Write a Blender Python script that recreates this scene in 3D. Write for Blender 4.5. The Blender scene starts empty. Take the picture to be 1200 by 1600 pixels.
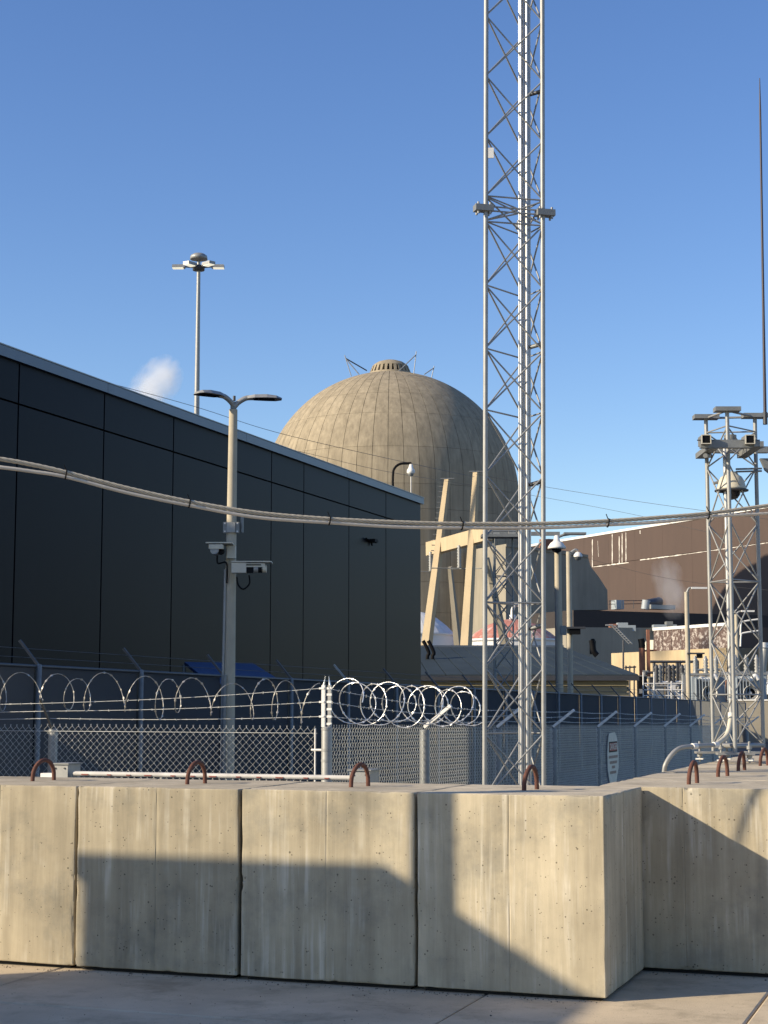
import bpy, math, random
from mathutils import Vector, Matrix, noise
random.seed(7)
R = math.radians
scene = bpy.context.scene
col = scene.collection

# ---------------------------------------------------------------- camera
F, CX, CY, CAMH = 2600.0, 600.0, 800.0, 1.75
PSI, TH = R(19.85), math.atan(300 / 2600.0)
cam_d = bpy.data.cameras.new('camera'); cam = bpy.data.objects.new('camera', cam_d); col.objects.link(cam)
cam.location = (0, 0, CAMH); cam.rotation_euler = (math.pi / 2 + TH, 0, PSI)
cam_d.sensor_fit = 'HORIZONTAL'; cam_d.sensor_width = 36; cam_d.lens = 36 * F / 1200
cam_d.clip_start = 0.1; cam_d.clip_end = 6000
scene.camera = cam
scene.cycles.volume_bounces = 6; scene.cycles.max_bounces = 10

# ---------------------------------------------------------------- light
SUN = Vector((0.78, 0.625, -0.434)).normalized()          # direction the sunlight travels
world = bpy.data.worlds.new('World'); scene.world = world; world.use_nodes = True
wn = world.node_tree; wn.nodes.clear()
sky = wn.nodes.new('ShaderNodeTexSky'); sky.sky_type = 'NISHITA'; sky.sun_disc = False
sky.sun_elevation = math.asin(-SUN.z); sky.sun_rotation = math.atan2(-SUN.x, -SUN.y)
sky.air_density = 1.0; sky.dust_density = 0.35; sky.ozone_density = 2.2; sky.altitude = 200
bg = wn.nodes.new('ShaderNodeBackground'); bg.inputs['Strength'].default_value = 0.112
wo = wn.nodes.new('ShaderNodeOutputWorld')
hs = wn.nodes.new('ShaderNodeHueSaturation'); hs.inputs['Hue'].default_value = 0.513; hs.inputs['Saturation'].default_value = 1.2; hs.inputs['Value'].default_value = 1.12
wn.links.new(sky.outputs[0], hs.inputs['Color']); wn.links.new(hs.outputs[0], bg.inputs[0]); wn.links.new(bg.outputs[0], wo.inputs[0])
sun_d = bpy.data.lights.new('sun', 'SUN'); sun_d.energy = 5.0; sun_d.angle = R(0.53); sun_d.color = (1.0, 0.86, 0.635)
sun = bpy.data.objects.new('sun', sun_d); col.objects.link(sun)
sun.rotation_euler = SUN.to_track_quat('-Z', 'Y').to_euler()
scene.view_settings.view_transform = 'Standard'; scene.view_settings.look = 'None'
scene.view_settings.gamma = 1.0; scene.view_settings.exposure = 0.5
scene.view_settings.use_curve_mapping = False

# ---------------------------------------------------------------- survey: photograph measurements -> metres
FW = Vector((-math.sin(PSI) * math.cos(TH), math.cos(PSI) * math.cos(TH), math.sin(TH)))
RT = Vector((math.cos(PSI), math.sin(PSI), 0)); UP = RT.cross(FW)
HF = Vector((-math.sin(PSI), math.cos(PSI), 0)); CAM = Vector((0, 0, CAMH))
def ray(x, y): return FW * F + RT * (x - CX) - UP * (y - CY)
def at(x, y, d):
    r = ray(x, y); return CAM + r * (d / r.dot(HF))
def on(x, y, axis, v):
    r = ray(x, y); return CAM + r * ((v - CAM[axis]) / r[axis])
def onplane(x, y, p, n):
    r = ray(x, y); return CAM + r * ((Vector(p) - CAM).dot(Vector(n)) / r.dot(Vector(n)))
def zat(x, y, d): return at(x, y, d).z
PA = Vector((-0.718, 0.696, 0)).normalized()     # plant grid, 45 degrees to the street
PB = Vector((0.696, 0.718, 0)).normalized()
Z = Vector((0, 0, 1))

# ---------------------------------------------------------------- materials
MATS = {}
def mat(name, base, rough=0.6, metal=0.0, var=0.15, scale=3.0, bump=0.0, bscale=40.0, streak=0.0, sscale=6.0,
        pits=0.0, pscale=30.0, stain=None, stain_amt=0.0, stain_scale=1.0, objrand=0.0, spec=0.5, zs=0.12, drip=0.0):
    if name in MATS: return MATS[name]
    m = bpy.data.materials.new(name); m.use_nodes = True; MATS[name] = m
    nt = m.node_tree; N = nt.nodes; L = nt.links
    b = N['Principled BSDF']; b.inputs['Roughness'].default_value = rough; b.inputs['Metallic'].default_value = metal
    b.inputs['Specular IOR Level'].default_value = spec
    geo = N.new('ShaderNodeNewGeometry')
    def nz(sc, det=4, vec=None, rgh=0.6):
        n = N.new('ShaderNodeTexNoise'); n.inputs['Scale'].default_value = sc; n.inputs['Detail'].default_value = det
        n.inputs['Roughness'].default_value = rgh
        L.new(vec if vec else geo.outputs['Position'], n.inputs['Vector']); return n.outputs['Fac']
    def mrange(v, a, bb, c, d):
        q = N.new('ShaderNodeMapRange'); q.inputs[1].default_value = a; q.inputs[2].default_value = bb
        q.inputs[3].default_value = c; q.inputs[4].default_value = d; L.new(v, q.inputs[0]); return q.outputs[0]
    def mul(a, bb):
        q = N.new('ShaderNodeMath'); q.operation = 'MULTIPLY'; L.new(a, q.inputs[0])
        if isinstance(bb, float): q.inputs[1].default_value = bb
        else: L.new(bb, q.inputs[1])
        return q.outputs[0]
    fac = mrange(nz(scale, 6), 0.25, 0.75, 1 - var, 1 + var)
    if streak:
        vm = N.new('ShaderNodeVectorMath'); vm.operation = 'MULTIPLY'; vm.inputs[1].default_value = (1, 1, zs)
        L.new(geo.outputs['Position'], vm.inputs[0])
        fac = mul(fac, mrange(nz(sscale, 5, vm.outputs[0], 0.7), 0.3, 0.7, 1 - streak, 1 + streak))
    if objrand:
        oi = N.new('ShaderNodeObjectInfo'); fac = mul(fac, mrange(oi.outputs['Random'], 0, 1, 1 - objrand, 1 + objrand))
    if pits:
        v = N.new('ShaderNodeTexVoronoi'); v.inputs['Scale'].default_value = pscale; L.new(geo.outputs['Position'], v.inputs['Vector'])
        th = mrange(nz(pscale * 0.45, 2), 0.42, 0.72, 0.0, 0.27)
        lt = N.new('ShaderNodeMath'); lt.operation = 'LESS_THAN'; L.new(v.outputs['Distance'], lt.inputs[0]); L.new(th, lt.inputs[1])
        pit = lt.outputs[0]
        fac = mul(fac, mrange(pit, 0, 1, 1.0, 1 - pits))
    rgb = N.new('ShaderNodeRGB'); rgb.outputs[0].default_value = (*base, 1)
    colr = rgb.outputs[0]
    if stain is not None:
        mx = N.new('ShaderNodeMix'); mx.data_type = 'RGBA'
        L.new(mrange(nz(stain_scale, 7, None, 0.7), 0.5, 0.62, 0, stain_amt), mx.inputs[0])
        L.new(colr, mx.inputs[6]); mx.inputs[7].default_value = (*stain, 1); colr = mx.outputs[2]
    if drip:        # pale lime runs washed down the faces
        dm = N.new('ShaderNodeVectorMath'); dm.operation = 'MULTIPLY'; dm.inputs[1].default_value = (1, 1, 0.045)
        L.new(geo.outputs['Position'], dm.inputs[0])
        d1 = mrange(nz(26, 3, dm.outputs[0], 0.6), 0.50, 0.66, 0, 1); d2 = mrange(nz(1.9, 4), 0.42, 0.60, 0, drip)
        mx = N.new('ShaderNodeMix'); mx.data_type = 'RGBA'; L.new(mul(d1, d2), mx.inputs[0])
        L.new(colr, mx.inputs[6]); mx.inputs[7].default_value = (0.60, 0.55, 0.45, 1); colr = mx.outputs[2]
        sx = N.new('ShaderNodeSeparateXYZ'); L.new(geo.outputs['True Normal'], sx.inputs[0])      # upward faces coloured paler, as if catching more sun
        mx2 = N.new('ShaderNodeMix'); mx2.data_type = 'RGBA'; L.new(mrange(sx.outputs['Z'], 0.85, 0.97, 0, 0.7), mx2.inputs[0])
        L.new(colr, mx2.inputs[6]); mx2.inputs[7].default_value = (0.50, 0.43, 0.32, 1); colr = mx2.outputs[2]
    vs = N.new('ShaderNodeVectorMath'); vs.operation = 'SCALE'; L.new(colr, vs.inputs[0]); L.new(fac, vs.inputs['Scale'])
    L.new(vs.outputs[0], b.inputs['Base Color'])
    if bump:
        bp = N.new('ShaderNodeBump'); bp.inputs['Strength'].default_value = bump; bp.inputs['Distance'].default_value = 0.01
        h = nz(bscale, 5)
        if pits:
            s = N.new('ShaderNodeMath'); s.operation = 'SUBTRACT'; L.new(h, s.inputs[0]); L.new(pit, s.inputs[1]); h = s.outputs[0]
        L.new(h, bp.inputs['Height']); L.new(bp.outputs[0], b.inputs['Normal'])
    return m
M_block = mat('block_concrete', (0.39, 0.335, 0.238), 0.9, var=0.24, scale=1.7, bump=0.18, bscale=110, streak=0.22, sscale=7,
              pits=0.6, pscale=36, stain=(0.27, 0.245, 0.19), stain_amt=0.75, stain_scale=1.5, spec=0.15, zs=0.06, objrand=0.10, drip=0.6)
M_slab = mat('slab_concrete', (0.55, 0.45, 0.315), 0.9, var=0.22, scale=1.4, bump=0.3, bscale=90, stain=(0.37, 0.305, 0.21), stain_amt=0.7, stain_scale=2.1, pits=.45, pscale=45, spec=0.2)
M_ground = mat('ground_asphalt', (0.13, 0.125, 0.115), 0.95, var=0.2, scale=0.4, bump=0.3, bscale=30, spec=0.2)
M_rust = mat('rusty_rebar', (0.115, 0.045, 0.03), 0.85, var=0.35, scale=25, bump=0.5, bscale=120)
M_pad = mat('shadow_gap_black', (0.012, 0.012, 0.012), 0.9)
M_galv = mat('galvanised_steel', (0.30, 0.30, 0.29), 0.5, 0.3, var=0.14, scale=9)
M_galvd = mat('weathered_galvanised_steel', (0.22, 0.225, 0.22), 0.55, 0.3, var=0.2, scale=12)
M_mesh = mat('zinc_wire', (0.52, 0.52, 0.49), 0.45, 0.4, var=0.1)
M_razor = mat('razor_steel', (0.78, 0.77, 0.74), 0.3, 0.6, var=0.08)
M_galvr = mat('dull_razor_steel', (0.42, 0.40, 0.36), 0.4, 0.4, var=0.2, scale=12)
M_conduit = mat('bright_conduit', (0.50, 0.49, 0.48), 0.35, 0.5, var=0.1, scale=5)
M_white = mat('white_paint', (0.72, 0.70, 0.66), 0.5, var=0.08, scale=6)
M_rail = mat('weathered_white_rail', (0.50, 0.48, 0.45), 0.6, var=0.25, scale=5)
M_cream = mat('cream_paint', (0.55, 0.51, 0.41), 0.5, var=0.07, scale=6)
M_black = mat('black_plastic', (0.008, 0.008, 0.009), 0.6, spec=0.1)
M_glass = mat('dark_lens', (0.01, 0.01, 0.012), 0.08)
M_red = mat('red_reflector', (0.22, 0.06, 0.045), 0.4)
M_panel = mat('dark_metal_panel', (0.0024, 0.0034, 0.0085), 0.4, 0.0, var=0.10, scale=0.5, streak=0.05, sscale=5, objrand=0.14, spec=0.07, bump=0.12, bscale=1.3)
M_backing = mat('panel_joint', (0.004, 0.004, 0.006), 0.8)
M_flash = mat('grey_flashing', (0.10, 0.12, 0.15), 0.4, 0.3, var=0.06)
M_roof = mat('roof_membrane', (0.35, 0.35, 0.34), 0.9)
M_dome = mat('dome_concrete', (0.30, 0.252, 0.18), 0.92, var=0.08, scale=0.25, streak=0.24, sscale=1.3, objrand=0.06, bump=0.2, bscale=3, spec=0.15, zs=0.035, stain=(0.34,0.285,0.20), stain_amt=.5, stain_scale=.5)
M_domejoint = mat('dome_joint', (0.20, 0.165, 0.115), 0.95, var=0.1)
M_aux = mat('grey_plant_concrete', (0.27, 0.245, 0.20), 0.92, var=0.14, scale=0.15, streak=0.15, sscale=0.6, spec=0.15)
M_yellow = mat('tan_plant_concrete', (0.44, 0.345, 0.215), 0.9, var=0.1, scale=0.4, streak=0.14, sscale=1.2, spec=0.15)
M_brown = mat('brown_siding', (0.070, 0.044, 0.034), 0.7, var=0.08, scale=0.1, streak=0.06, sscale=0.8)
M_peel = mat('peeling_brown_siding', (0.085, 0.053, 0.045), 0.75, var=0.1, scale=0.4, stain=(0.6, 0.55, 0.5), stain_amt=0.65, stain_scale=2.6)
M_peelw = mat('bare_white_siding', (0.66, 0.62, 0.56), 0.7, var=0.2, scale=1.5)
M_beam = mat('precast_concrete', (0.45, 0.36, 0.235), 0.9, var=0.09, scale=0.5, streak=0.08, sscale=2, spec=0.15)
M_pole = mat('concrete_pole', (0.43, 0.38, 0.29), 0.85, var=0.1, scale=4)
M_slate = mat('grey_metal_roof', (0.040, 0.054, 0.064), 0.7, 0.0, var=0.2, scale=0.25, spec=0.08, streak=0.1, sscale=1.5)
M_tanwall = mat('tan_siding', (0.33, 0.27, 0.16), 0.8, var=0.08, scale=0.8)
M_pink = mat('faded_red_tank', (0.42, 0.17, 0.13), 0.8, var=0.2, scale=0.5, stain=(0.58, 0.47, 0.42), stain_amt=0.9, stain_scale=0.45)
M_whitetank = mat('white_tank', (0.62, 0.61, 0.60), 0.6, var=0.08, scale=0.5)
M_screen = mat('fence_screen', (0.030, 0.040, 0.050), 0.8, var=0.12, scale=1.5, bump=0.4, bscale=150, objrand=0.06)
M_blue = mat('blue_tarpaulin', (0.014, 0.045, 0.13), 0.6, var=0.15, scale=2)
M_rope = mat('wire_rope', (0.52, 0.46, 0.36), 0.5, 0.3, var=0.15, scale=30)
M_cable = mat('pale_cable', (0.58, 0.51, 0.42), 0.55, var=0.1, scale=10)
M_wire = mat('line_wire', (0.05, 0.05, 0.055), 0.6)
M_whip = mat('whip_antenna', (0.035, 0.025, 0.035), 0.5)
M_duct = mat('rusted_stack', (0.24, 0.10, 0.06), 0.85, var=0.3, scale=2)
M_xfmr = mat('transformer_paint', (0.30, 0.335, 0.36), 0.5, var=0.1, scale=1)
M_signw = mat('sign_white', (0.62, 0.58, 0.48), 0.6, var=0.12, scale=8)
M_signr = mat('sign_red', (0.33, 0.06, 0.045), 0.6)
M_print = mat('faded_print', (0.36, 0.24, 0.18), .7)
M_dgrey = mat('dark_grey_metal', (0.06, 0.06, 0.065), 0.5, 0.2)
def make_translucent(m, c, f):
    nt = m.node_tree; b = nt.nodes['Principled BSDF']; o = nt.nodes['Material Output']
    t = nt.nodes.new('ShaderNodeBsdfTranslucent'); t.inputs['Color'].default_value = (*c, 1); mx = nt.nodes.new('ShaderNodeMixShader'); mx.inputs[0].default_value = f
    nt.links.new(b.outputs[0], mx.inputs[1]); nt.links.new(t.outputs[0], mx.inputs[2]); nt.links.new(mx.outputs[0], o.inputs['Surface'])
make_translucent(M_screen, (0.22, 0.22, 0.21), 0.6)
def lampmat():
    m = bpy.data.materials.new('lamp_lens'); m.use_nodes = True
    b = m.node_tree.nodes['Principled BSDF']; b.inputs['Base Color'].default_value = (0.8, 0.77, 0.65, 1)
    b.inputs['Emission Color'].default_value = (1, 0.93, 0.72, 1); b.inputs['Emission Strength'].default_value = 0.55
    return m
M_lamp = lampmat()

# ---------------------------------------------------------------- mesh helpers
def frame(d):
    d = d.normalized(); a = Vector((0, 0, 1)) if abs(d.z) < 0.9 else Vector((1, 0, 0))
    u = d.cross(a).normalized(); return u, d.cross(u).normalized()
class MB:
    def __init__(s): s.v = []; s.f = []; s.sm = []
    def add(s, vs, fs, smooth=False):
        o = len(s.v); s.v += [Vector(v) for v in vs]; s.f += [tuple(i + o for i in f) for f in fs]; s.sm += [smooth] * len(fs); return s
    def box(s, c, size, ax=None):
        c = Vector(c); X, Y, W = ax if ax else (Vector((1, 0, 0)), Vector((0, 1, 0)), Z)
        h = [q / 2 for q in size]
        vs = [c + X * (a * h[0]) + Y * (b * h[1]) + W * (e * h[2]) for e in (-1, 1) for b in (-1, 1) for a in (-1, 1)]
        return s.add(vs, [(0, 2, 3, 1), (4, 5, 7, 6), (0, 1, 5, 4), (2, 6, 7, 3), (0, 4, 6, 2), (1, 3, 7, 5)])
    def tube(s, pts, r, n=8, closed=False, caps=True):
        pts = [Vector(p) for p in pts]; k = len(pts); rr = r if isinstance(r, (list, tuple)) else [r] * k
        vs = []; pu = None
        for i, p in enumerate(pts):
            if closed: d = pts[(i + 1) % k] - pts[i - 1]
            else: d = pts[min(i + 1, k - 1)] - pts[max(i - 1, 0)]
            d.normalize()
            if pu is None: u, w = frame(d)
            else:
                u = (pu - d * pu.dot(d)).normalized(); w = d.cross(u)
            pu = u
            vs += [p + (u * math.cos(2 * math.pi * j / n) + w * math.sin(2 * math.pi * j / n)) * rr[i] for j in range(n)]
        fs = []
        for i in range(k if closed else k - 1):
            a = i * n; b = ((i + 1) % k) * n
            fs += [(a + j, a + (j + 1) % n, b + (j + 1) % n, b + j) for j in range(n)]
        s.add(vs, fs, True)
        if caps and not closed:
            s.add(vs[:n], [tuple(range(n - 1, -1, -1))]); s.add(vs[-n:], [tuple(range(n))])
        return s
    def lathe(s, prof, c, n=24, smooth=True, axis=None):
        c = Vector(c); A = axis.normalized() if axis else Z; u, w = frame(A) if axis else (Vector((1, 0, 0)), Vector((0, 1, 0)))
        vs = []
        for r, z in prof: vs += [c + A * z + (u * math.cos(2 * math.pi * j / n) + w * math.sin(2 * math.pi * j / n)) * max(r, 1e-4) for j in range(n)]
        fs = []
        for i in range(len(prof) - 1):
            fs += [(i * n + j, i * n + (j + 1) % n, (i + 1) * n + (j + 1) % n, (i + 1) * n + j) for j in range(n)]
        return s.add(vs, fs, smooth)
    def prism(s, poly, ext):
        poly = [Vector(p) for p in poly]; e = Vector(ext); n = len(poly)
        return s.add(poly + [p + e for p in poly], [tuple(range(n - 1, -1, -1)), tuple(range(n, 2 * n))] + [(i, (i + 1) % n, n + (i + 1) % n, n + i) for i in range(n)])
    def build(s, name, m, parent=None):
        lo = Vector([min(v[i] for v in s.v) for i in range(3)]); hi = Vector([max(v[i] for v in s.v) for i in range(3)])
        c = Vector(((lo.x + hi.x) / 2, (lo.y + hi.y) / 2, lo.z))
        me = bpy.data.meshes.new(name); me.from_pydata([v - c for v in s.v], [], s.f)
        me.polygons.foreach_set('use_smooth', s.sm); me.materials.append(m); me.update()
        return link(name, me, parent, Matrix.Translation(c))
def link(name, me, parent=None, mw=None):
    o = bpy.data.objects.new(name, me); col.objects.link(o)
    if parent is not None:
        o.parent = parent
        o.matrix_parent_inverse = Matrix.Translation(parent.get('_base', (0, 0, 0))).inverted() if parent.type == 'EMPTY' else parent.matrix_basis.inverted()
    if mw is not None: o.matrix_basis = mw
    return o
def tag(o, label, cat, group=None, kind=None):
    o['label'] = label; o['category'] = cat
    if group: o['group'] = group
    if kind: o['kind'] = kind
    return o
BASES = {}
def thing(name, label, cat, base, group=None):
    o = bpy.data.objects.new(name, None); col.objects.link(o); o.location = base
    o.empty_display_size = 0.2
    BASES[o.name] = Vector(base)
    return tag(o, label, cat, group)
def link(name, me, parent=None, mw=None):          # children keep world placement
    o = bpy.data.objects.new(name, me); col.objects.link(o)
    if mw is not None: o.matrix_basis = mw
    if parent is not None:
        o.parent = parent
        pw = parent.matrix_basis if parent.parent is None else parent.parent.matrix_basis @ parent.matrix_parent_inverse @ parent.matrix_basis
        if parent.type == 'EMPTY': pw = Matrix.Translation(BASES[parent.name])
        o.matrix_parent_inverse = pw.inverted()
    return o
def struct(o): o['kind'] = 'structure'; return o
RODS = {}
def rod(name, p0, p1, r, m, parent, n=8):
    key = (m.name, n)
    if key not in RODS:
        b = MB().tube([(0, 0, 0), (0, 0, 1)], 1.0, n); me = bpy.data.meshes.new('rod'); me.from_pydata(b.v, [], b.f)
        me.polygons.foreach_set('use_smooth', b.sm); me.materials.append(m); RODS[key] = me
    p0 = Vector(p0); p1 = Vector(p1); d = p1 - p0
    u, w = frame(d); q = d.normalized()
    rot = Matrix((u, q.cross(u), q)).transposed().to_4x4()
    return link(name, RODS[key], parent, Matrix.Translation(p0) @ rot @ Matrix.Diagonal((r, r, d.length, 1)))
def bez(pts, k=10):
    out = []; P = [Vector(p) for p in pts]
    for i in range(len(P) - 1):
        p0 = P[max(i - 1, 0)]; p1 = P[i]; p2 = P[i + 1]; p3 = P[min(i + 2, len(P) - 1)]
        for j in range(k):
            t = j / k
            out.append(0.5 * ((2 * p1) + (p2 - p0) * t + (2 * p0 - 5 * p1 + 4 * p2 - p3) * t * t + (3 * p1 - p0 - 3 * p2 + p3) * t ** 3))
    return out + [P[-1]]

# ================================================================ SETTING
g = MB().add([(-3000, -3000, -0.04), (3000, -3000, -0.04), (3000, 5000, -0.04), (-3000, 5000, -0.04)], [(0, 1, 2, 3)]).build('ground', M_ground)
struct(g)
YF, BW = 9.93, 1.19                    # front face of the block row, block size
pav = bpy.data.objects.new('pavement', None); col.objects.link(pav); struct(pav); BASES['pavement'] = Vector((0, 0, 0))
xs = [-11.8, -8.84, -5.89, -2.94, -1.33, 0.2, 3.0]
for (ya, yb) in ((5.0, 8.72), (8.732, 12.4)):
    for a, b in zip(xs[:-1], xs[1:]):
        c = 0.012
        q = [(a + 0.005, ya + 0.005), (b - 0.005, ya + 0.005), (b - 0.005, yb - 0.005), (a + 0.005, yb - 0.005)]
        i = [(a + 0.005 + c, ya + 0.005 + c), (b - 0.005 - c, ya + 0.005 + c), (b - 0.005 - c, yb - 0.005 - c), (a + 0.005 + c, yb - 0.005 - c)]
        vs = [(x, y, -0.09) for x, y in q] + [(x, y, -0.006) for x, y in q] + [(x, y, 0) for x, y in i]
        MB().add(vs, [(k, (k + 1) % 4, 4 + (k + 1) % 4, 4 + k) for k in range(4)] + [(4 + k, 4 + (k + 1) % 4, 8 + (k + 1) % 4, 8 + k) for k in range(4)] + [(8, 9, 10, 11)]).build('slab', M_slab, pav)

# ================================================================ CONCRETE BLOCKS
def block_mesh(seed):
    h = BW / 2 - 0.006
    edge = [0, 0.006, 0.014, 0.026, 0.045, 0.08, 0.14, 0.22, 0.32, 0.42, 0.5, 0.56, h - 0.014, h - 0.006, h]
    cs = sorted(set([-h + e for e in edge[:12]] + [h - e for e in edge[:12]] + [-0.007, -0.0025, 0.0025, 0.007, -0.06, 0.06]))
    vid = {}; V = []; Fc = []
    def vert(p):
        k = tuple(round(c, 5) for c in p)
        if k not in vid: vid[k] = len(V); V.append(Vector(p))
        return vid[k]
    for ax in range(3):
        for sg in (-1, 1):
            for a0, a1 in zip(cs[:-1], cs[1:]):
                for b0, b1 in zip(cs[:-1], cs[1:]):
                    q = []
                    for a, b in ((a0, b0), (a1, b0), (a1, b1), (a0, b1)):
                        p = [0, 0, 0]; p[ax] = sg * h; p[(ax + 1) % 3] = a; p[(ax + 2) % 3] = b; q.append(vert(p))
                    Fc.append(q if sg > 0 else q[::-1])
    off = Vector((seed * 3.1, seed * 1.7, 0))
    for p in V:
        o = p.copy(); r = 0.009
        near = sum(1 for k in range(3) if h - abs(o[k]) < 0.05)
        chip = 0.0
        if near >= 2:
            nv = noise.noise(o * 14 + off) + 0.5 * noise.noise(o * 40 + off); chip = max(0, nv - 0.18) * 0.06; r = 0.009 + chip
        q = Vector([max(-h + r, min(h - r, c)) for c in o]); d = o - q
        if d.length > 1e-6: o = q + d.normalized() * min(r, d.length) if near >= 2 else o
        if h - abs(p.x) > 0.03 and abs(p.x) < 0.004 and abs(p.y) > h - 0.001: o.y -= math.copysign(0.0025 + 0.003 * noise.noise(p * 9 + off), p.y)
        if abs(p.y) < 0.004 and abs(p.x) > h - 0.001: o.x -= math.copysign(0.005, p.x)
        o += Vector((noise.noise(p * 2.3 + off), noise.noise(p * 2.3 + off + Vector((9, 0, 0))), noise.noise(p * 2.3 + off + Vector((0, 9, 0))))) * 0.004
        V[vid[tuple(round(c, 5) for c in p)]] = o
    me = bpy.data.meshes.new('concrete_block'); me.from_pydata(V, [], Fc); me.materials.append(M_block)
    me.polygons.foreach_set('use_smooth', [True] * len(Fc)); me.update(); me.set_sharp_from_angle(angle=R(22)); return me
loop_b = MB(); sp = 0.105
loop_b.tube(bez([(0, -sp, -0.06), (0, -sp, 0.02), (0.005, -sp * 0.93, 0.08), (0.01, -sp * 0.55, 0.13), (0.01, 0, 0.148), (0.005, sp * 0.55, 0.13), (0, sp * 0.93, 0.08), (0, sp, 0.02), (0, sp, -0.06)], 5), 0.0148, 10)
loop_me = bpy.data.meshes.new('lifting_loop'); loop_me.from_pydata(loop_b.v, [], loop_b.f); loop_me.polygons.foreach_set('use_smooth', loop_b.sm); loop_me.materials.append(M_rust)
pad_b = MB().box((0, 0, 0), (BW - 0.09, BW - 0.09, 0.03)); pad_me = bpy.data.meshes.new('shadow_gap'); pad_me.from_pydata(pad_b.v, [], pad_b.f); pad_me.materials.append(M_pad)  # black sheet under each block, added to paint the shadow gap
BM = [block_mesh(k) for k in range(5)]
BLK = 'concrete ballast blocks'
def block(xc, yc, k, label, rz=0.0, loop_rot=-10):
    t = thing('concrete_block', label, 'concrete block', (xc, yc, 0), BLK)
    body = link('block_body', BM[k], t, Matrix.Translation((xc, yc, BW / 2 + 0.018)) @ Matrix.Rotation(R(rz), 4, 'Z'))
    link('shadow_gap', pad_me, t, Matrix.Translation((xc, yc, 0.011)))
    link('lifting_loop', loop_me, t, Matrix.Translation((xc + random.uniform(-.03, .03), yc + random.uniform(-.03, .03), BW + 0.012)) @ Matrix.Rotation(R(loop_rot), 4, 'Z'))
X0 = -2.185
labs = ['tan concrete corner block of the front row, crossed by a steep diagonal shadow',
        'tan concrete block half in shadow, next to the front-row corner block',
        'tan concrete block half in shadow, with the fully sunlit block on its other side',
        'tan concrete block lit fully by the sun down to the pavement']
for k in range(4):
    block(X0 - BW / 2 - k * (BW + 0.005) - (0.01 if k > 1 else 0), YF + BW / 2 + 0.008 * (k % 2), k, labs[k], rz=(0.15, -0.2, 0.25, -0.1)[k], loop_rot=(-8, -12, -9, -14)[k])
block(X0 - BW / 2 - 4 * (BW + 0.006), YF + BW / 2, 1, 'tan concrete block beyond the fully sunlit one, at the outer end of the front row')
xr = on(1070, 1400, 1, YF + BW + 0.02).x
rowlab = ['concrete block recessed behind the corner block, crossed by its diagonal shadow', 'concrete block in front of the camera tower base, behind the diagonally shadowed one',
          'concrete block under the near foot of the camera tower', 'concrete block under the middle of the camera tower base',
          'concrete block behind the camera tower, next to the curved conduit', 'last concrete block behind the camera tower by the screened fence']
for k in range(6): block(xr, YF + BW * 1.5 + 0.02 + k * (BW + 0.004), (k + 4) % 5, rowlab[k], loop_rot=-6 - 5 * (k % 2))
for k in range(1, 6): block(xr + BW + 0.006, YF + BW * 1.5 + 0.02 + k * (BW + 0.004), (k + 2) % 5, 'concrete block in the outer column carrying the camera tower')

gb = MB(); rg = random.Random(2)
for k in range(420):
    x = rg.uniform(-7.2, -1.2); y = (YF if x < X0 else YF + BW + .02) - abs(rg.gauss(0, .05)) - .004 if k % 4 else rg.uniform(8.3, 9.9)
    r_ = rg.uniform(.002, .007) * (1.6 if k % 17 == 0 else 1); c_ = Vector((x, y, r_ * .4))
    gb.add([c_ + Vector((rg.uniform(.6, 1) * r_ * a, rg.uniform(.6, 1) * r_ * b, rg.uniform(.5, .9) * r_ * e)) for a, b, e in ((1, 0, 0), (-1, 0, 0), (0, 1, 0), (0, -1, 0), (0, 0, 1), (0, 0, -1))],
           [(0, 2, 4), (2, 1, 4), (1, 3, 4), (3, 0, 4), (2, 0, 5), (1, 2, 5), (3, 1, 5), (0, 3, 5)])
tag(gb.build('grit', mat('grit_stone', (.16, .13, .1), .9, var=.4, scale=30)), 'loose grit gathered along the foot of the concrete blocks', 'grit', kind='stuff')
# ================================================================ LATTICE MASTS
def lattice(root, legs, z0, nodes, z1, rl, rb, m, horiz=(), backh=(), lean=Vector((0, 0, 0)), zr=1.75):
    def A(p, z, o=Vector((0, 0, 0))): return Vector((p.x, p.y, z)) + o + lean * (z - zr)
    for p in legs: rod('leg', A(p, z0), A(p, z1), rl, m, root, 12)
    for i in range(3):
        a, b = legs[i], legs[(i + 1) % 3]
        n = (b - a).normalized() * rl * 0.6
        for za, zb in zip(nodes[:-1], nodes[1:]):
            if abs(zb - za) < 0.3 * abs(nodes[1] - nodes[0]): continue
            rod('brace', A(a, za + .015, n), A(b, zb - .015, -n), rb, m, root, 6)
            rod('brace', A(b, za + .015, -n), A(a, zb - .015, n), rb, m, root, 6)
        for z in (list(horiz) + (list(backh) if i > 0 else [])): rod('strut', A(a, z), A(b, z), rb, m, root, 6)
# --- tall mast behind the blocks
DM = 13.0
pl = at(757.5, 1100, DM); pr = at(849.5, 1100, DM + 0.12)
mid = (pl + pr) / 2; side = (pr - pl); wF = side.length
perp = Vector((-side.y, side.x, 0)).normalized()
pb = at(819, 1100, DM + 0.42)
LEAN = RT * 0.009
mast = thing('lattice_mast', 'tall galvanised three-legged lattice mast with a bundle of bright conduits inside', 'mast', (mid.x, mid.y, 0))
nodesy = [1248, 1146, 1043, 941, 840, 741, 640, 544, 445, 346, 306, 213, 118, 24, -70, -165, -260, -355, -450, -545]
nodes = [zat(803, y, DM) for y in nodesy]
nodes = [nodes[0] - 2 * 0.5, nodes[0] - 0.5] + nodes
lattice(mast, [pl, pr, pb], 0.0, nodes, nodes[-1], 0.0195, 0.007, M_galv, horiz=[zat(803, y, DM) for y in (941, 346, 306)], backh=[zat(803, y, DM) for y in (445, 544, 640, 1146)], lean=LEAN)
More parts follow.
